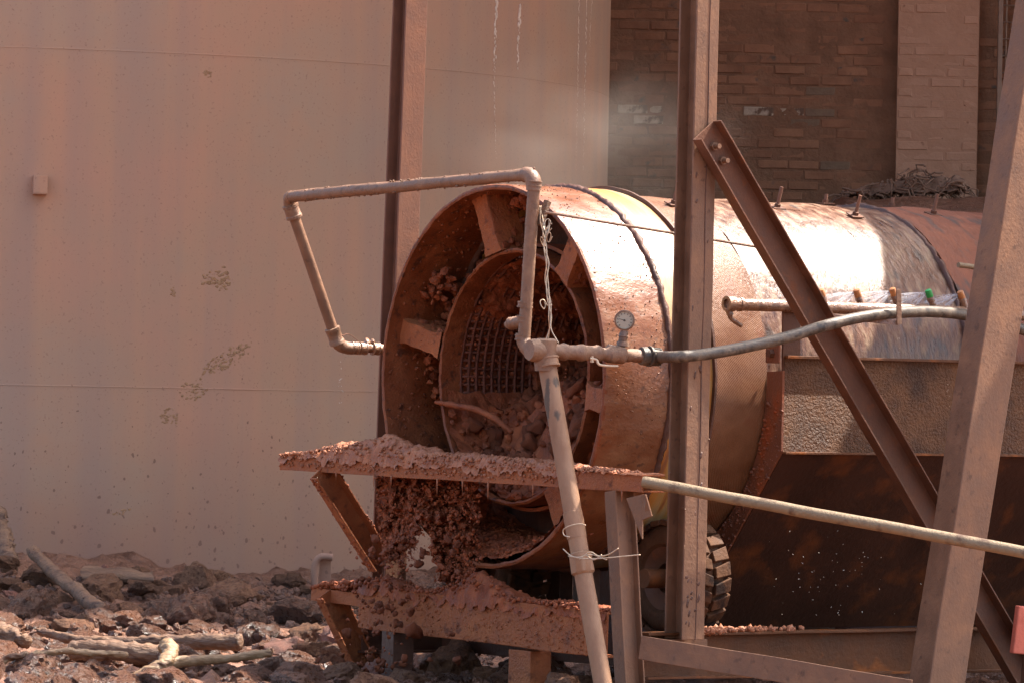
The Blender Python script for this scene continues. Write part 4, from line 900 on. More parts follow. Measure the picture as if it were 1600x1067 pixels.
MB().tube(arc(e1 + dv * .075, e1, e1 + dvv * .075, 9), .035, 18, lump=.002).build('elbow', M['pipe'], loop, smooth='auto')
MB().tube(seg(e1 + dvv * .05, e1b.lerp(e1c, .75), 20), .0285, 18, lump=.0015).build('down_pipe', M['pipe'], loop, smooth='auto')
for t in (.035, .72, .80, .905):
    mb = MB(); coupling(mb, e1.lerp(e1c, t * 1.0 + .02), dvv, .036, .026); mb.build('pipe_collar', M['pipe'], loop, smooth='auto')
q = e1.lerp(e1c, .835); tp = onS(790, 507, SPL); dd = (tp - q).normalized()
MB().tube([q + (tp - q) * (k / 14) for k in range(15)], [.026] * 4 + [.024 if k % 2 else .029 for k in range(8)] + [.02, .016, .010], 14, lump=.004).build('hose_barb', M['pipe'], loop, smooth='auto')
el = onS(846, 556, SPL + .02)
MB().tube(arc(e1.lerp(e1c, .90), e1c - ZX * .0 + (el - e1c) * .02, el, 9), .033, 18, lump=.002).build('elbow', M['pipe'], loop, smooth='auto')
d34 = (e4 - e2).normalized()
MB().tube(arc(e2 - dv * .04, e2, e2 + d34 * .06, 8), .031, 18, lump=.003).build('elbow', M['pipe'], loop, smooth='auto')
mb = MB(); coupling(mb, e2 + d34 * .075, d34, .040, .07); mb.build('union_nut', M['pipe'], loop, smooth='auto')
MB().tube(seg(e2 + d34 * .04, e4, 16), .0265, 18, lump=.001).build('left_pipe', M['steel'], loop, smooth='auto')
mb = MB(); coupling(mb, e4 - d34 * .01, d34, .038, .085); mb.build('union_nut', M['pipe'], loop, smooth='auto')
d56 = (e6 - e5).normalized()
MB().tube(arc(e4 + d34 * .02, e5 + d34 * .01, e5 + d56 * .07, 8), .030, 18, lump=.003).build('elbow', M['pipe'], loop, smooth='auto')
MB().tube(seg(e5 + d56 * .05, e6, 12), .0225, 14, lump=.004).build('side_pipe', M['wetpipe'], loop, smooth='auto')
for t in (.10, .17, .28):
    mb = MB(); coupling(mb, e5.lerp(e6, t), d56, .032, .04); mb.build('pipe_collar', M['wetpipe'], loop, smooth='auto')
mb = MB(); q = e5.lerp(e6, .21) + ZX * .03; mb.lump(q, .022, 2); mb.lump(q + AX * .03, .016, 2); mb.build('mud_lump', M['wetpipe'], loop, smooth=True)
mb = MB(); pts = path([e2.lerp(e4, .78), e4 + BX * .03 + ZX * .02, e4 + AX * .08 + ZX * .02, e4 + AX * .16 - ZX * .03], 6); mb.tube(pts, .0022, 5); mb.build('tie_wire', M['steel_rust'], loop)

mb = MB()
for k in range(420):
    t = random.random(); q = e1.lerp(e2, t); mb.lump(q + ZX * random.choice((.026, -.026, .02)) + AX * random.uniform(-.02, .01), .0015 + .006 * random.random() ** 3, 1)
for k in range(160):
    q = e1.lerp(e1c, random.random()); mb.lump(q - AX * .02 + BX * random.uniform(-.024, .026), .001 + .004 * random.random() ** 3, 1)
tag(mb.build('mud_crust', M['steel'], loop, smooth=True), None, None, kind='stuff')
# leaning riser, tee, fittings with gauge
ra = onS(853, 560, SPL + .05); rb = onS(945, 1085, SPL + .10); dr = (rb - ra).normalized()
ris = thing('riser_pipe', rb, 'leaning muddy water riser pipe with tee and pressure gauge before the drum', 'pipe')
MB().tube(seg(ra, rb, 26), .0415, 22, lump=.0012).build('riser', M['pvc'], ris, smooth='auto')
mb = MB(); coupling(mb, onS(858, 566, SPL + .05), dr, .048, .045); mb.build('riser_collar', M['pvc'], ris, smooth='auto')
mb = MB(); p_ = onS(909, 880, SPL + .08); mb.tube([p_ - dr * .05, p_ - dr * .045, p_ + dr * .04, p_ + dr * .05], [.044, .050, .052, .043], 22, lump=.003); mb.build('pipe_sleeve', M['pvc'], ris, smooth='auto')
mb = MB(); p_ = onS(898, 820, SPL + .075); mb.tube([p_ - dr * .06, p_ - dr * .058, p_ + dr * .06, p_ + dr * .062], [.0415, .0445, .0445, .0415], 22, lump=.001); mb.build('pipe_sleeve', M['pvc'], ris, smooth='auto')
tee = onS(852, 548, SPL + .04); uT = (tee - C).dot(BX); fe = onU(1003, 556, uT + .06); df = (fe - tee).normalized()
MB().tube(seg(tee - df * .085, tee + df * .04, 6), [.046, .05, .053, .05, .05, .046, .042], 20, lump=.004).build('tee_body', M['pipe'], ris, smooth='auto')
MB().tube([tee + ZX * .055, tee + ZX * .045, tee - ZX * .02, tee - ZX * .09], [.038, .052, .052, .046], 20, lump=.004).build('tee_branch', M['pipe'], ris, smooth='auto')
n = 34; pts = []; rs = []
for k in range(n + 1):
    t = k / n; pts.append(tee + (fe - tee) * t); base = .033 if t < .55 else .030
    rs.append(base + (.006 if (k % 6 in (0, 1)) and t < .62 else 0) + (.012 if .62 < t < .82 else 0))
MB().tube(pts, rs, 18, lump=.005).build('fitting_run', M['pipe'], ris, smooth='auto')
hv = onU(930, 561, uT + .03) - BX * -.04
mb = MB(); pts = path([onU(922, 560, uT + .05), onU(932, 562, uT + .06), onU(938, 570, uT + .07), onU(965, 572, uT + .07)], 5); mb.tube(pts, .006, 8); mb.tube([onU(925, 556, uT + .05), onU(925, 566, uT + .05)], .009, 8); mb.build('valve_lever', M['wire'], ris, smooth='auto')
gp = onU(973, 541, uT + .05); gq = onU(975, 517, uT + .05); gc = onU(976, 501, uT + .05)
MB().tube([gp, gp.lerp(gq, .3), gp.lerp(gq, .31), gp.lerp(gq, .6), gp.lerp(gq, .61), gq], [.030, .028, .021, .021, .026, .016], 14, lump=.004).build('gauge_stem', M['pipe'], ris, smooth='auto')
gn = Vector((-.12, -1, .05)).normalized(); gx_ = gn.cross(ZX).normalized() * -1
gau = MB().lathe([(-.03, .002), (-.03, .040), (.0, .047), (.012, .047), (.014, .040), (.004, .039), (.004, .002)], n=48, c=gc, ax=gn, ux=gx_).build('gauge_case', M['pipe'], ris, smooth='auto')
MB().lathe([(.005, .0005), (.005, .039), (.0065, .039), (.0065, .0005)], n=40, c=gc, ax=gn, ux=gx_).build('dial_face', M['dial'], gau)
mb = MB(); gy_ = gn.cross(gx_)
if gy_.z < 0: gy_ = -gy_
for k in range(11):
    a = R(225 - 27 * k); d_ = gx_ * math.cos(a) + gy_ * math.sin(a); t_ = gn.cross(d_); mb.box(gc + gn * .0072 + d_ * .031, d_ * .004, t_ * .0014, gn * .0004)
a = R(165); d_ = gx_ * math.cos(a) + gy_ * math.sin(a); mb.box(gc + gn * .0074 + d_ * .010, d_ * .016, gn.cross(d_) * .0012, gn * .0004); mb.lathe([(.0068, .0005), (.0068, .005), (.009, .004), (.009, .0005)], n=12, c=gc, ax=gn, ux=gx_)
mb.build('dial_marks', M['black'], gau)
# ribbed union to the hose
mb = MB(); q0 = fe - df * .01; pts = []; rs = []
for (t, r_) in ((0, .030), (.005, .040), (.03, .043), (.031, .036), (.045, .036), (.046, .047), (.055, .047), (.056, .040), (.105, .036), (.11, .028)): pts.append(q0 + df * t); rs.append(r_)
mb.tube(pts, rs, 28)
for k in range(14):
    a = 2 * math.pi * k / 14; o1 = df.orthogonal().normalized(); o2 = df.cross(o1); d_ = o1 * math.cos(a) + o2 * math.sin(a); mb.box(q0 + df * .08 + d_ * .038, df * .022, d_ * .004, df.cross(d_) * .003)
mb.build('ribbed_union', M['hose'], ris, smooth='auto')
# hose
hp = [q0 + df * .10, onU(1060, 557, 1.36), onU(1110, 552, 1.38), onU(1170, 541, 1.40), onU(1230, 527, 1.42), onU(1290, 509, 1.44), onU(1340, 497, 1.44), onU(1390, 490, 1.42), onU(1450, 487, 1.36), onU(1500, 491, 1.32), onU(1535, 498, 1.30), onU(1600, 516, 1.28), onU(1700, 560, 1.25)]
mb = MB(); mb.tube(path(hp, 8), .0265, 16, lump=.001); tag(mb.build('water_hose', M['hose'], smooth='auto'), 'dusty black water hose arching from the gauge fitting to the right', 'hose')

# spray bar over the drum flank
USB = 1.02
s_a, s_b = onU(1138, 475, USB), onU(1700, 496, USB)
bar = thing('spray_bar', s_a, 'wet brown spray bar with nozzles along the drum flank', 'pipe')
MB().tube(seg(s_a, s_b, 40), .029, 18, lump=.003).build('bar_pipe', M['wetpipe'], bar, smooth='auto')
d_ = (s_b - s_a).normalized()
mb = MB(); mb.lathe([(-.012, .022), (-.012, .036), (.03, .036), (.03, .031), (.06, .031), (.06, .034), (.075, .034), (.075, .022)], n=24, c=s_a, ax=d_, ux=ZX); mb.build('end_socket', M['wetpipe'], bar, smooth='auto')
mb = MB(); pts = path([s_a - ZX * .02, s_a - ZX * .055 + AX * .01, s_a - ZX * .075 + AX * .03, s_a - ZX * .10 + AX * .085], 5); mb.tube(pts, [.014] * 6 + [.010] * (len(pts) - 7) + [.004], 8, lump=.006); mb.build('dangling_wire', M['wetpipe'], bar, smooth=True)
for (x, y, m_) in ((1292, 472, 'brasscap'), (1348, 472, 'brasscap'), (1404, 470, 'brasscap'), (1460, 472, 'greencap'), (1510, 474, 'brasscap')):
    q = onU(x, y + 12, USB); up = (onU(x - 8, y - 12, USB) - q); up = up.normalized()
    nz_ = MB(); nz_.tube([q, q + up * .02, q + up * .021, q + up * .05, q + up * .051, q + up * .065], [.020, .020, .016, .016, .019, .017], 12, lump=.002); no = nz_.build('nozzle', M['wetpipe'], bar, smooth='auto')
    MB().tube([q + up * .06, q + up * .066, q + up * .10, q + up * .104], [.013, .017, .016, .010], 10).build('nozzle_cap', M[m_], no, smooth='auto')
    tip = q + up * .09; fan = MB(); dirf = (onU(x - 58, y + 8, .93) - tip)
    for k in range(46):
        t = random.uniform(-.5, .5); en = tip + (dirf + (ZX * -.11 + AX * .14) * t + BX * random.uniform(-.02, .02)) * random.uniform(.55, 1.05); fan.tube([tip, tip.lerp(en, .5) + ZX * .003, en], [.0006, .0014, .0022], 5)
    fo = fan.build('water_spray', M['spray'], smooth=True); tag(fo, 'fan of water spray leaving a nozzle of the spray bar', 'spray', 'water sprays of the bar', 'stuff')
br_ = MB(); q = onU(1236, 470, USB - .03); q2 = onU(1236, 592, USB - .03); br_.ext(q2, q, Bprof(.105, .012), AX, 6, .002)
tag(br_.build('bar_bracket', M['steel_rust'], bevel=.002), 'flat upright steel bracket holding the spray bar to the hopper', 'bracket')
st_ = thing('bar_strap', onU(1403, 505, 1.42), 'thin flat steel strap hooking round hose and spray bar', 'strap')
mb = MB(); mb.ext(onU(1405, 507, 1.46), onU(1404, 452, 1.46), Bprof(.028, .006), AX, 4, .001); mb.build('upright_strap', M['pipe'], st_, bevel=.001)
mb = MB(); mb.ext(onU(1295, 494, 1.30), onU(1404, 505, 1.452), Bprof(.006, .022), AX.cross(ZX), 6, .001); mb.build('cross_strap', M['wetpipe'], st_, bevel=.001)

mb = MB(); mb.tube(seg(onU(1497, 414, 1.05), onU(1580, 425, 1.05), 8), .0125, 12); tag(mb.build('rod_stub', M['dry_pipe'], smooth='auto'), 'short pale rod stub sticking out beside the leaning post', 'rod')
# thin rod from riser to brace, stick and tie wires
mb = MB(); a_ = onU(852, 332, .98); b__ = onU(1196, 388, 1.16); mb.tube(seg(a_, b__, 30), .0062, 8, lump=.001); tag(mb.build('tie_rod', M['pipe'], smooth='auto'), 'thin ribbed rod running from the pipe loop back to the brace', 'rod')
mb = MB(); a_, b__ = onS(856, 314, SPL + .07), onS(842, 352, SPL + .03); mb.ext(a_, b__, [(-.018, -.012), (.014, -.014), (.018, .01), (-.012, .014)], BX, 5, .004); tag(mb.build('wood_peg', M['wood'], bevel=.003), 'short splintered wood peg wedged beside the down pipe', 'peg')
ww = thing('tie_wire_strand', onS(860, 530, SPL + .04), 'bright twisted tie wire hanging from peg to the tee', 'wire')
for k in range(3):
    base_ = [(843, 322), (846, 345), (850, 365), (851, 385), (855, 410), (854, 440), (858, 470), (860, 495), (864 if k == 1 else 857, 515), (872 if k == 1 else 854, 536)]
    pts = path([onS(x + math.sin(i * 1.9 + k * 2.1) * 2.6, y, SPL + .03 + .01 * math.cos(i * 1.7 + k * 2)) for i, (x, y) in enumerate(base_)], 6)
    mb = MB(); mb.tube(pts, .0026, 6); mb.build('strand', M['wire'], ww, smooth=True)
for j in range(7):
    c_ = onS(852 + random.uniform(-6, 8), 350 + j * 7 if j < 5 else 440 + j * 6, SPL + .04); pts = [c_ + Vector((math.cos(t * .9) * .016 * (1 - t / 14) + random.uniform(-.004, .004), .01 * math.sin(t), math.sin(t * .9 + j) * .022)) for t in range(9)]
    mb = MB(); mb.tube(path(pts, 3), .0022, 5); mb.build('wire_knot', M['wire'], ww, smooth=True)
lw = thing('tie_wire_loop', onS(925, 868, SPL), 'thin wire tying the riser pipe to the short post', 'wire')
for pp in ([(880, 857), (893, 868), (912, 872), (935, 872), (960, 870), (1000, 866)], [(905, 874), (922, 862), (935, 868), (950, 866), (966, 856)], [(888, 868), (905, 870), (925, 866), (948, 874)], [(890, 838), (882, 836), (880, 828), (888, 822), (905, 818), (915, 820)], [(860, 880), (826, 888)] if False else [(916, 866), (928, 874), (940, 866)]):
    pts = path([onS(x, y, SPL + .0) for x, y in pp], 6); mb = MB(); mb.tube(pts, .0028, 6); mb.build('strand', M['wire'], lw, smooth=True)

# ================================================================== FALLING AND LOOSE MUD
def interp(pts, x):
    for (x0_, h0), (x1_, h1) in zip(pts, pts[1:]):
        if x0_ <= x <= x1_: return h0 + (h1 - h0) * (x - x0_) / (x1_ - x0_)
    return pts[-1][1]
mb = MB(); nx_, ny_ = 150, 130; vs = []; keep = []      # slumping skin of mud over the left lip of the ring
bot = [(584, 800), (600, 868), (625, 885), (645, 868), (660, 815), (672, 850), (690, 905), (720, 935), (745, 880), (770, 800)]
for i in range(nx_ + 1):
    px = 586 + 180 * i / nx_
    for jj in range(ny_ + 1):
        py = 738 + 210 * jj / ny_; q0_ = Vector((px * .03, py * .022, 0))
        n1_ = fbm(q0_ * 1.6, 4); n2_ = fbm(Vector((px * .11, py * .09, 3)), 4)
        w_ = onS(px + 5 * fbm(q0_ * 5, 2), py + 5 * n1_, .04 - .10 * max(0, 1 - abs(px - 650) / 90) - .075 * n1_ - .04 * n2_)
        w_ += noise.noise_vector(w_ * 60) * .006; vs.append(w_); keep.append(py < interp(bot, px) + 26 * n1_ + 22 * n2_ and px < 748 + 20 * n1_ - (py - 740) * .05 and px > 590 + 10 * n2_)
mb.add(vs, [(i * (ny_ + 1) + j_, i * (ny_ + 1) + j_ + 1, (i + 1) * (ny_ + 1) + j_ + 1, (i + 1) * (ny_ + 1) + j_) for i in range(nx_) for j_ in range(ny_) if keep[i * (ny_ + 1) + j_] and keep[(i + 1) * (ny_ + 1) + j_ + 1]])
for k in range(1500):
    px = random.uniform(588, 752); py = random.uniform(740, 930)
    if py > interp(bot, px) + 14: continue
    mb.lump(onS(px, py, random.uniform(-.12, .0)), .0025 + .012 * random.random() ** 3.2, 1)
for k in range(520):    # crumbs in the air
    cy = 800 + 290 * random.random(); cx = random.gauss(604 - (cy - 860) * .10 + (16 if cy < 860 else 0), 24)
    mb.lump(onS(cx, cy, random.uniform(-.26, -.06)), .002 + .010 * random.random() ** 3, 1)
for k in range(240):
    cx = random.gauss(712, 22); cy = random.uniform(860, 945); mb.lump(onS(cx + (cy - 850) * .15, cy, random.uniform(-.08, .06)), .003 + .012 * random.random() ** 2.5, 1)
tag(mb.build('falling_mud', M['mud']), 'crumbly mud slumping and falling from the lower left lip of the drum', 'mud', kind='stuff')
clod(onS(646, 985, -.22), .047, 'largest round mud ball falling in front of the cross beam', None)
for (x, y, r_) in ((715, 850, .02), (708, 862, .017), (700, 843, .022), (690, 885, .02), (716, 893, .02), (655, 880, .022), (640, 955, .02), (628, 940, .018), (706, 990, .015), (716, 1030, .022), (672, 1030, .013), (742, 908, .012), (612, 950, .017), (660, 862, .02)):
    clod(onS(x, y, -.2), r_, 'small loose mud ball tumbling below the drum lip', 'mud balls in the air')
for k in range(70):
    cy = random.uniform(840, 1062); cx = random.gauss(602 - (cy - 860) * .12, 26)
    clod(onS(cx, cy, random.uniform(-.3, -.1)), random.uniform(.008, .021), 'mud clod falling %s' % ('above the cross beam, just below the drum lip' if cy < 915 else 'past the left end of the cross beam' if cy < 985 else 'beside the dark leg near the ground'), 'clods in the falling curtain', sq=1.0)
# water drops
mb = MB()
for k in range(60):
    x = random.gauss(1300, 60); y = random.gauss(905, 40); mb.lump(onU(x, y, random.uniform(1.05, 1.3)), random.uniform(.0008, .0018), 1, (.8, .8, 2.6), .1)
for (x, y, k_) in ((531, 570, 8), (498, 735, 6), (1402, 515, 5), (534, 600, 5), (1480, 600, 6)):
    for k in range(k_): mb.lump(onU(x + random.uniform(-4, 4), y + random.uniform(-14, 40), 1.1) if x > 900 else onS(x + random.uniform(-4, 4), y + random.uniform(-10, 40), -.3), random.uniform(.0007, .0014), 1, (.7, .7, 4), .1)
tag(mb.build('water_drops', M['drop'], smooth=True), 'scattered bright water drops falling before the dark hopper', 'water drops', kind='stuff')

# ================================================================== ROCKS AND WOOD ON THE GROUND
def rock_mesh(seed, mat):
    rs = random.Random(seed); V, Fc = ICO[4]; pl = []
    for k in range(13):
        d = Vector((rs.gauss(0, 1), rs.gauss(0, 1), rs.gauss(0, 1))).normalized(); pl.append((d, rs.uniform(.55, .88)))
    vs = []; sq = (1, rs.uniform(.65, .95), rs.uniform(.5, .8)); off = Vector((seed * 3.1, 1, 2))
    for v in V:
        w = v.copy()
        for d, q in pl:
            e = w.dot(d) - q
            if e > 0: w -= d * e * .96
        w *= 1 + .18 * fbm(w * 2.0 + off, 4) + .09 * fbm(w * 6 + off, 5); vs.append((w.x * sq[0], w.y * sq[1], w.z * sq[2]))
    me = bpy.data.meshes.new('rock'); me.from_pydata(vs, [], Fc); me.polygons.foreach_set('use_smooth', [True] * len(me.polygons))
    try: me.set_sharp_from_angle(angle=R(32))
    except Exception: pass
    me.materials.append(mat); return me
rocks = [rock_mesh(k, M['rock']) for k in range(9)]; rocks_wet = [rock_mesh(20 + k, M['rock_wet']) for k in range(8)]; rock_red = [rock_mesh(40 + k, M['rock_red']) for k in range(3)]
def rock(p, r, pool, label, group, flat=1.0):
    o = bpy.data.objects.new('rock', random.choice(pool)); COL.objects.link(o); o.location = p; o.scale = (r * random.uniform(.9, 1.15), r * random.uniform(.85, 1.1), r * flat * random.uniform(.85, 1.1))
    o.rotation_euler = (random.uniform(-.35, .35), random.uniform(-.35, .35), random.random() * 6.28); return tag(o, label, 'rock', group)
def size_word(r): return 'small' if r < .07 else 'middling' if r < .105 else 'large'
def onG(px, py, dz=0.0):        # pixel -> point on the lumpy ground
    lo, hi = 20.0, 33.0
    for k in range(40):
        mid = (lo + hi) / 2; p = onY(px, py, mid)
        if p.z > gz(p.x, p.y) + dz: lo = mid
        else: hi = mid
    return onY(px, py, (lo + hi) / 2)
# named ones
for (x, y, w_, pool, lab) in ((425, 955, 36, rocks, 'biggest brown boulder lying against the foot of the tank'), (365, 962, 26, rocks, 'flat brown rock just left of the biggest boulder'), (325, 948, 22, rocks, 'grey-brown rock second to the left of the boulder'),
        (450, 1003, 36, rock_red, 'reddish blocky rock below the biggest boulder'), (300, 978, 18, rocks, 'small pointed rock below the tank foot left of the boulder'), (15, 880, 24, rocks, 'flat slab rock at the left edge by the tank'), (18, 908, 18, rocks, 'upright pointed rock at the left edge below the slab'),
        (55, 895, 15, rocks, 'small pale yellowish rock beside the leaning log'), (75, 935, 32, rocks, 'rounded rock left of the leaning log end'), (115, 965, 42, rocks, 'long brown rock at the lower end of the leaning log'), (175, 975, 20, rocks, 'angular rock right of the leaning log end'), (235, 965, 24, rocks, 'mottled rock in the shade below the bark slab'),
        (490, 1042, 30, rocks_wet, 'wet sloping rock left of the lower frame brace'), (440, 1060, 26, rocks_wet, 'wet brown rock at the bottom edge left of the frame')):
    rock(onG(x, y + w_ * .5), w_ / 262, pool, lab, None, .95)
for (x, y, w_, Y_, lab) in ((12, 880, 26, 30.0, 'flat brown slab lying on the heap at the left edge'), (20, 912, 24, 29.6, 'pointed rock below the slab on the heap at the left edge'), (92, 938, 30, 29.2, 'broad rock left of the leaning log'), (205, 955, 30, 29.0, 'broad pale rock right of the leaning log'), (262, 972, 26, 28.8, 'angular rock below the bark slab'), (345, 958, 30, 29.6, 'wide rock left of the boulder on the shaded heap'), (128, 978, 34, 28.2, 'long low rock in front of the leaning log'), (520, 985, 24, 29.0, 'rock behind the lower frame brace')):
    o = rock(onY(x, y, Y_), w_ / 268, rocks, lab, None, .85)
cnt = 0; placed = []
for k in range(1500):
    if cnt >= 230: break
    x = random.uniform(-40, 960); y = random.uniform(905 if x < 480 else 935, 1100)
    p = onG(x, y); r_ = random.uniform(.05, .12) if random.random() < .7 else random.uniform(.11, .18)
    if any((p.x - q[0]) ** 2 + (p.y - q[1]) ** 2 < (.6 * (r_ + q[2])) ** 2 for q in placed): continue
    if p.y > 32.0 or Vector((p.x - TC.x, p.y - TC.y)).length < TR + r_ * .6: continue
    placed.append((p.x, p.y, r_)); cnt += 1
    lit = p.y < 29.3 and x < 470
    if x > 600: rock(p + ZX * r_ * .3, r_, rocks_wet if random.random() < .4 else rocks, '%s rock on the ground %s' % (size_word(r_), 'between the two cross beam legs' if x < 810 else 'right of the broad cross beam leg'), 'rocks under the frame')
    elif lit: rock(p + ZX * r_ * .3, r_, rocks_wet, '%s sunlit muddy rock %s' % (size_word(r_), 'at the left edge of the foreground' if x < 60 else 'around the wide slab under the pale root' if x < 200 else 'around the pale forked branch' if x < 340 else 'between forked branch and lower brace'), 'sunlit foreground rocks')
    else: rock(p + ZX * r_ * .3, r_, rocks if random.random() < .85 else rock_red, '%s shaded rock at the tank foot %s' % (size_word(r_), 'left of the leaning log' if x < 100 else 'below the bark slab' if x < 250 else 'left of the biggest boulder' if x < 390 else 'right of the biggest boulder'), 'shaded rocks by the tank')
mb = MB()
for k in range(5200):
    x = random.uniform(-30, 960); y = random.uniform(905, 1100); p = onG(x, y); mb.lump(p + ZX * .005, random.uniform(.008, .038) , 1, (1, 1, .75), .55)
tag(mb.build('rubble', M['rock_wet']), 'small stones and mud crumbs strewn between the rocks', 'rubble', kind='stuff')

def log(pix, rad, mat, label, name='branch', lump=.01, dz=.08, n=7):
    pts = path([onG(x, y + dz * 260) + ZX * (dz) for x, y in pix], n); L = len(pts); rs = [rad[0] + (rad[1] - rad[0]) * k / (L - 1) for k in range(L)]
    mb = MB(); mb.tube(pts, rs, 12, lump=lump); return mb, label
def put_log(pix, rad, mat, label, name='branch', **kw):
    mb, lab = log(pix, rad, mat, label, **kw); return tag(mb.build(name, mat, smooth=True), lab, 'branch')
def limb(mb, pts, r0, r1, lump=.01, n=20):
    pts = path(pts, 18); L = len(pts); pts = [p + noise.noise_vector(p * 5) * .012 for p in pts]
    rs = [(r0 + (r1 - r0) * k / (L - 1)) * (1 + .12 * fbm(pts[k] * 9, 3)) for k in range(L)]; rs[0] *= .55; rs[-1] *= .5; mb.tube(pts, rs, n, lump=lump)
    for k in range(int(L * .8)):
        i_ = random.randrange(L); a_ = Vector((random.gauss(0, 1), random.gauss(0, 1), abs(random.gauss(0, 1)))).normalized(); mb.lump(pts[i_] + a_ * rs[i_] * .98, .002 + .006 * random.random() ** 2, 1)
    return mb
def log_at(pix, Y, rad, mat, label, name='branch', lump=.01):
    mb = MB(); limb(mb, [onY(x, y, yy) for (x, y), yy in zip(pix, Y)], rad[0], rad[1], lump); return tag(mb.build(name, mat, smooth=True), label, 'branch')
log_at([(48, 858), (100, 908), (158, 952)], [30.2, 29.4, 28.4], (.034, .044), M['wood'], 'grey-brown log leaning down from the tank at the left')
log_at([(62, 985), (120, 1000), (200, 1003), (290, 1001), (378, 1002)], [25.7, 25.5, 25.4, 25.3, 25.2], (.020, .042), M['wood'], 'long straight muddy branch lying across the foreground rubble')
log_at([(110, 1014), (180, 1016), (265, 1024)], [25.1, 25.05, 25.0], (.045, .055), M['wood'], 'thick muddy log end below the long branch')
fk = thing('forked_branch', onY(240, 1055, 24.3), 'pale forked branch in the sunlit foreground rubble', 'branch')
limb(MB(), [onY(205, 1066, 24.2), onY(240, 1046, 24.2), onY(285, 1034, 24.3), onY(350, 1029, 24.4), onY(425, 1018, 24.5)], .038, .018, .006).build('main_limb', M['wood_pale'], fk, smooth=True)
limb(MB(), [onY(252, 1044, 24.2), onY(266, 1022, 24.3), onY(260, 1006, 24.4)], .034, .040, .012).build('broken_fork', M['wood_pale'], fk, smooth=True)
log_at([(-20, 982), (15, 990), (42, 1004)], [25.6, 25.5, 25.4], (.05, .03), M['wood'], 'short split piece of wood at the lower left edge', 'wood_piece', .02)
log_at([(5, 1030), (40, 1022), (110, 1019), (200, 1022)], [24.4, 24.4, 24.5, 24.6], (.016, .014), M['wood_pale'], 'thin pale root lying over the big foreground slab')
log_at([(-4, 800), (4, 840), (16, 885)], [30.9, 30.6, 30.2], (.045, .055), M['wood'], 'broken plank stump leaning on the tank at the left edge', 'wood_piece', .02)
# bark slab on the tank foot
mb = MB(); nn = 24; vs = []
for j in range(7):
    for i in range(nn + 1):
        t = i / nn; q = onY(128 + 112 * t, 886 + 4 * t + (j / 6) * (34 - 8 * abs(t - .5)), 30.3 - .16 * math.sin(math.pi * j / 6)); q += noise.noise_vector(q * 9) * .03 + noise.noise_vector(q * 30) * .01; vs.append(q)
k0 = len(vs); vs += [v + Vector((0, .03, 0)) for v in vs]; fs = [(j * (nn + 1) + i, j * (nn + 1) + i + 1, (j + 1) * (nn + 1) + i + 1, (j + 1) * (nn + 1) + i) for j in range(6) for i in range(nn)]
mb.add(vs, fs + [tuple(k0 + q for q in reversed(f)) for f in fs]); tag(mb.build('bark_slab', M['wood'], smooth=True), 'curled slab of bark resting on the rubble against the tank', 'bark')
# big sunlit slab rock in the foreground
o = bpy.data.objects.new('rock', rocks_wet[2]); COL.objects.link(o); o.location = onY(110, 1052, 24.6); o.scale = (.27, .2, .12); tag(o, 'wide flat wet slab rock under the pale root in the foreground', 'rock')
for (x, y, w_, lab) in ((300, 1052, 24, 'pale flat stone under the forked branch'), (395, 1045, 26, 'dark glistening mud lump right of the forked branch'), (30, 1040, 20, 'wet stone at the left edge of the foreground')):
    o = bpy.data.objects.new('rock', random.choice(rocks_wet)); COL.objects.link(o); o.location = onY(x, y, 24.6); o.scale = (w_ / 290, w_ / 320, w_ / 330); o.rotation_euler = (0, 0, random.random() * 6); tag(o, lab, 'rock')
# pipe stub standing at the tank foot
mb = MB(); pts = path([onY(492, 915, 31.0), onY(492, 885, 31.0), onY(500, 870, 31.0), onY(520, 870, 31.0)], 5); mb.tube(pts, .022, 10); mb.box(onY(508, 900, 31.05), Vector((.035, 0, 0)), Vector((0, .01, 0)), ZX * .12); tag(mb.build('pipe_stub', M['tank'], smooth='auto'), 'small bent pipe stub standing against the tank foot', 'pipe')

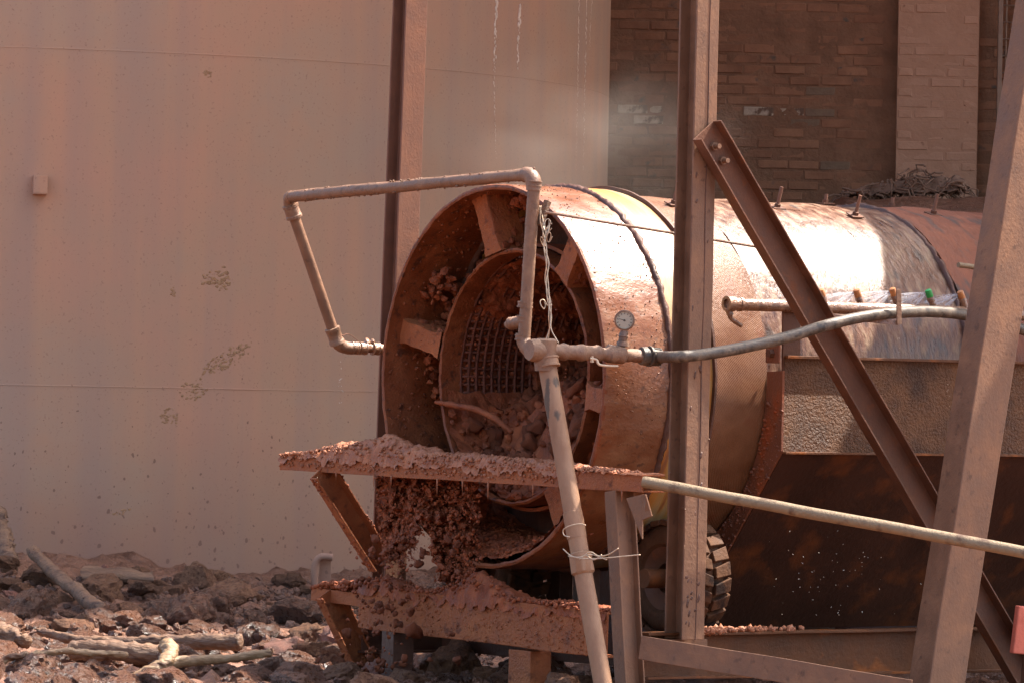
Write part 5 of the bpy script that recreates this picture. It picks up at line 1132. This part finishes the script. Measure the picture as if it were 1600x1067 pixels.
# ================================================================== off to the right and above: unseen bin added to cast shade on the far part of the drum
fb = thing('shade_bin', P(0, 5.5, -1.4), 'unseen steel bin added to shade the far end of the drum', 'bin')
MB().box(P(.6, 7.58, 4.3), AX * 2.9, BX * 2.4, ZX * .9).build('shade_bin_body', M['steel_rust'], fb, bevel=.02)
for (u_, s_) in ((-1.6, 6.0), (2.8, 6.0), (-1.6, 10.2), (2.8, 10.2)):
    mb = MB(); mb.ext(P(u_, s_, -1.4), P(u_, s_, 3.45), Hprof(.2, .2, .012, .01), AX, 4); mb.build('leg', M['steel_rust'], fb)

# ---- drifting mist of spray and dust between the drum and the tank edge
def mist_mat():
    m = bpy.data.materials.new('mist'); m.use_nodes = True; n = m.node_tree.nodes; l = m.node_tree.links
    n.remove(n['Principled BSDF']); v = n.new('ShaderNodeVolumePrincipled'); l.new(v.outputs[0], n['Material Output'].inputs['Volume'])
    v.inputs['Color'].default_value = (.98, .84, .72, 1); v.inputs['Anisotropy'].default_value = .2
    tc = n.new('ShaderNodeTexCoord'); ln = n.new('ShaderNodeVectorMath'); ln.operation = 'LENGTH'; l.new(tc.outputs['Object'], ln.inputs[0])
    fo = n.new('ShaderNodeMapRange'); fo.interpolation_type = 'SMOOTHSTEP'; fo.inputs[1].default_value = 1.0; fo.inputs[2].default_value = .15; fo.inputs[3].default_value = 0; fo.inputs[4].default_value = MIST; l.new(ln.outputs['Value'], fo.inputs[0])
    nz = n.new('ShaderNodeTexNoise'); nz.inputs['Scale'].default_value = 2.2; nz.inputs['Detail'].default_value = 4; l.new(tc.outputs['Object'], nz.inputs['Vector'])
    mr = n.new('ShaderNodeMapRange'); mr.inputs[1].default_value = .38; mr.inputs[2].default_value = .66; l.new(nz.outputs['Fac'], mr.inputs[0])
    ml = n.new('ShaderNodeMath'); ml.operation = 'MULTIPLY'; l.new(fo.outputs[0], ml.inputs[0]); l.new(mr.outputs[0], ml.inputs[1]); l.new(ml.outputs[0], v.inputs['Density']); return m
MIST = .15
mi = MB(); V_, F_ = ICO[2]; mi.add(V_, F_); mo = mi.build('mist', mist_mat(), origin=Vector((0, 0, 0))); mo.location = onY(925, 225, 27.9); mo.scale = (1.05, 1.0, .60)
tag(mo, 'faint pale mist drifting above the drum before the tank edge', 'mist', kind='stuff')
print('bricks', nb, 'rocks', cnt)
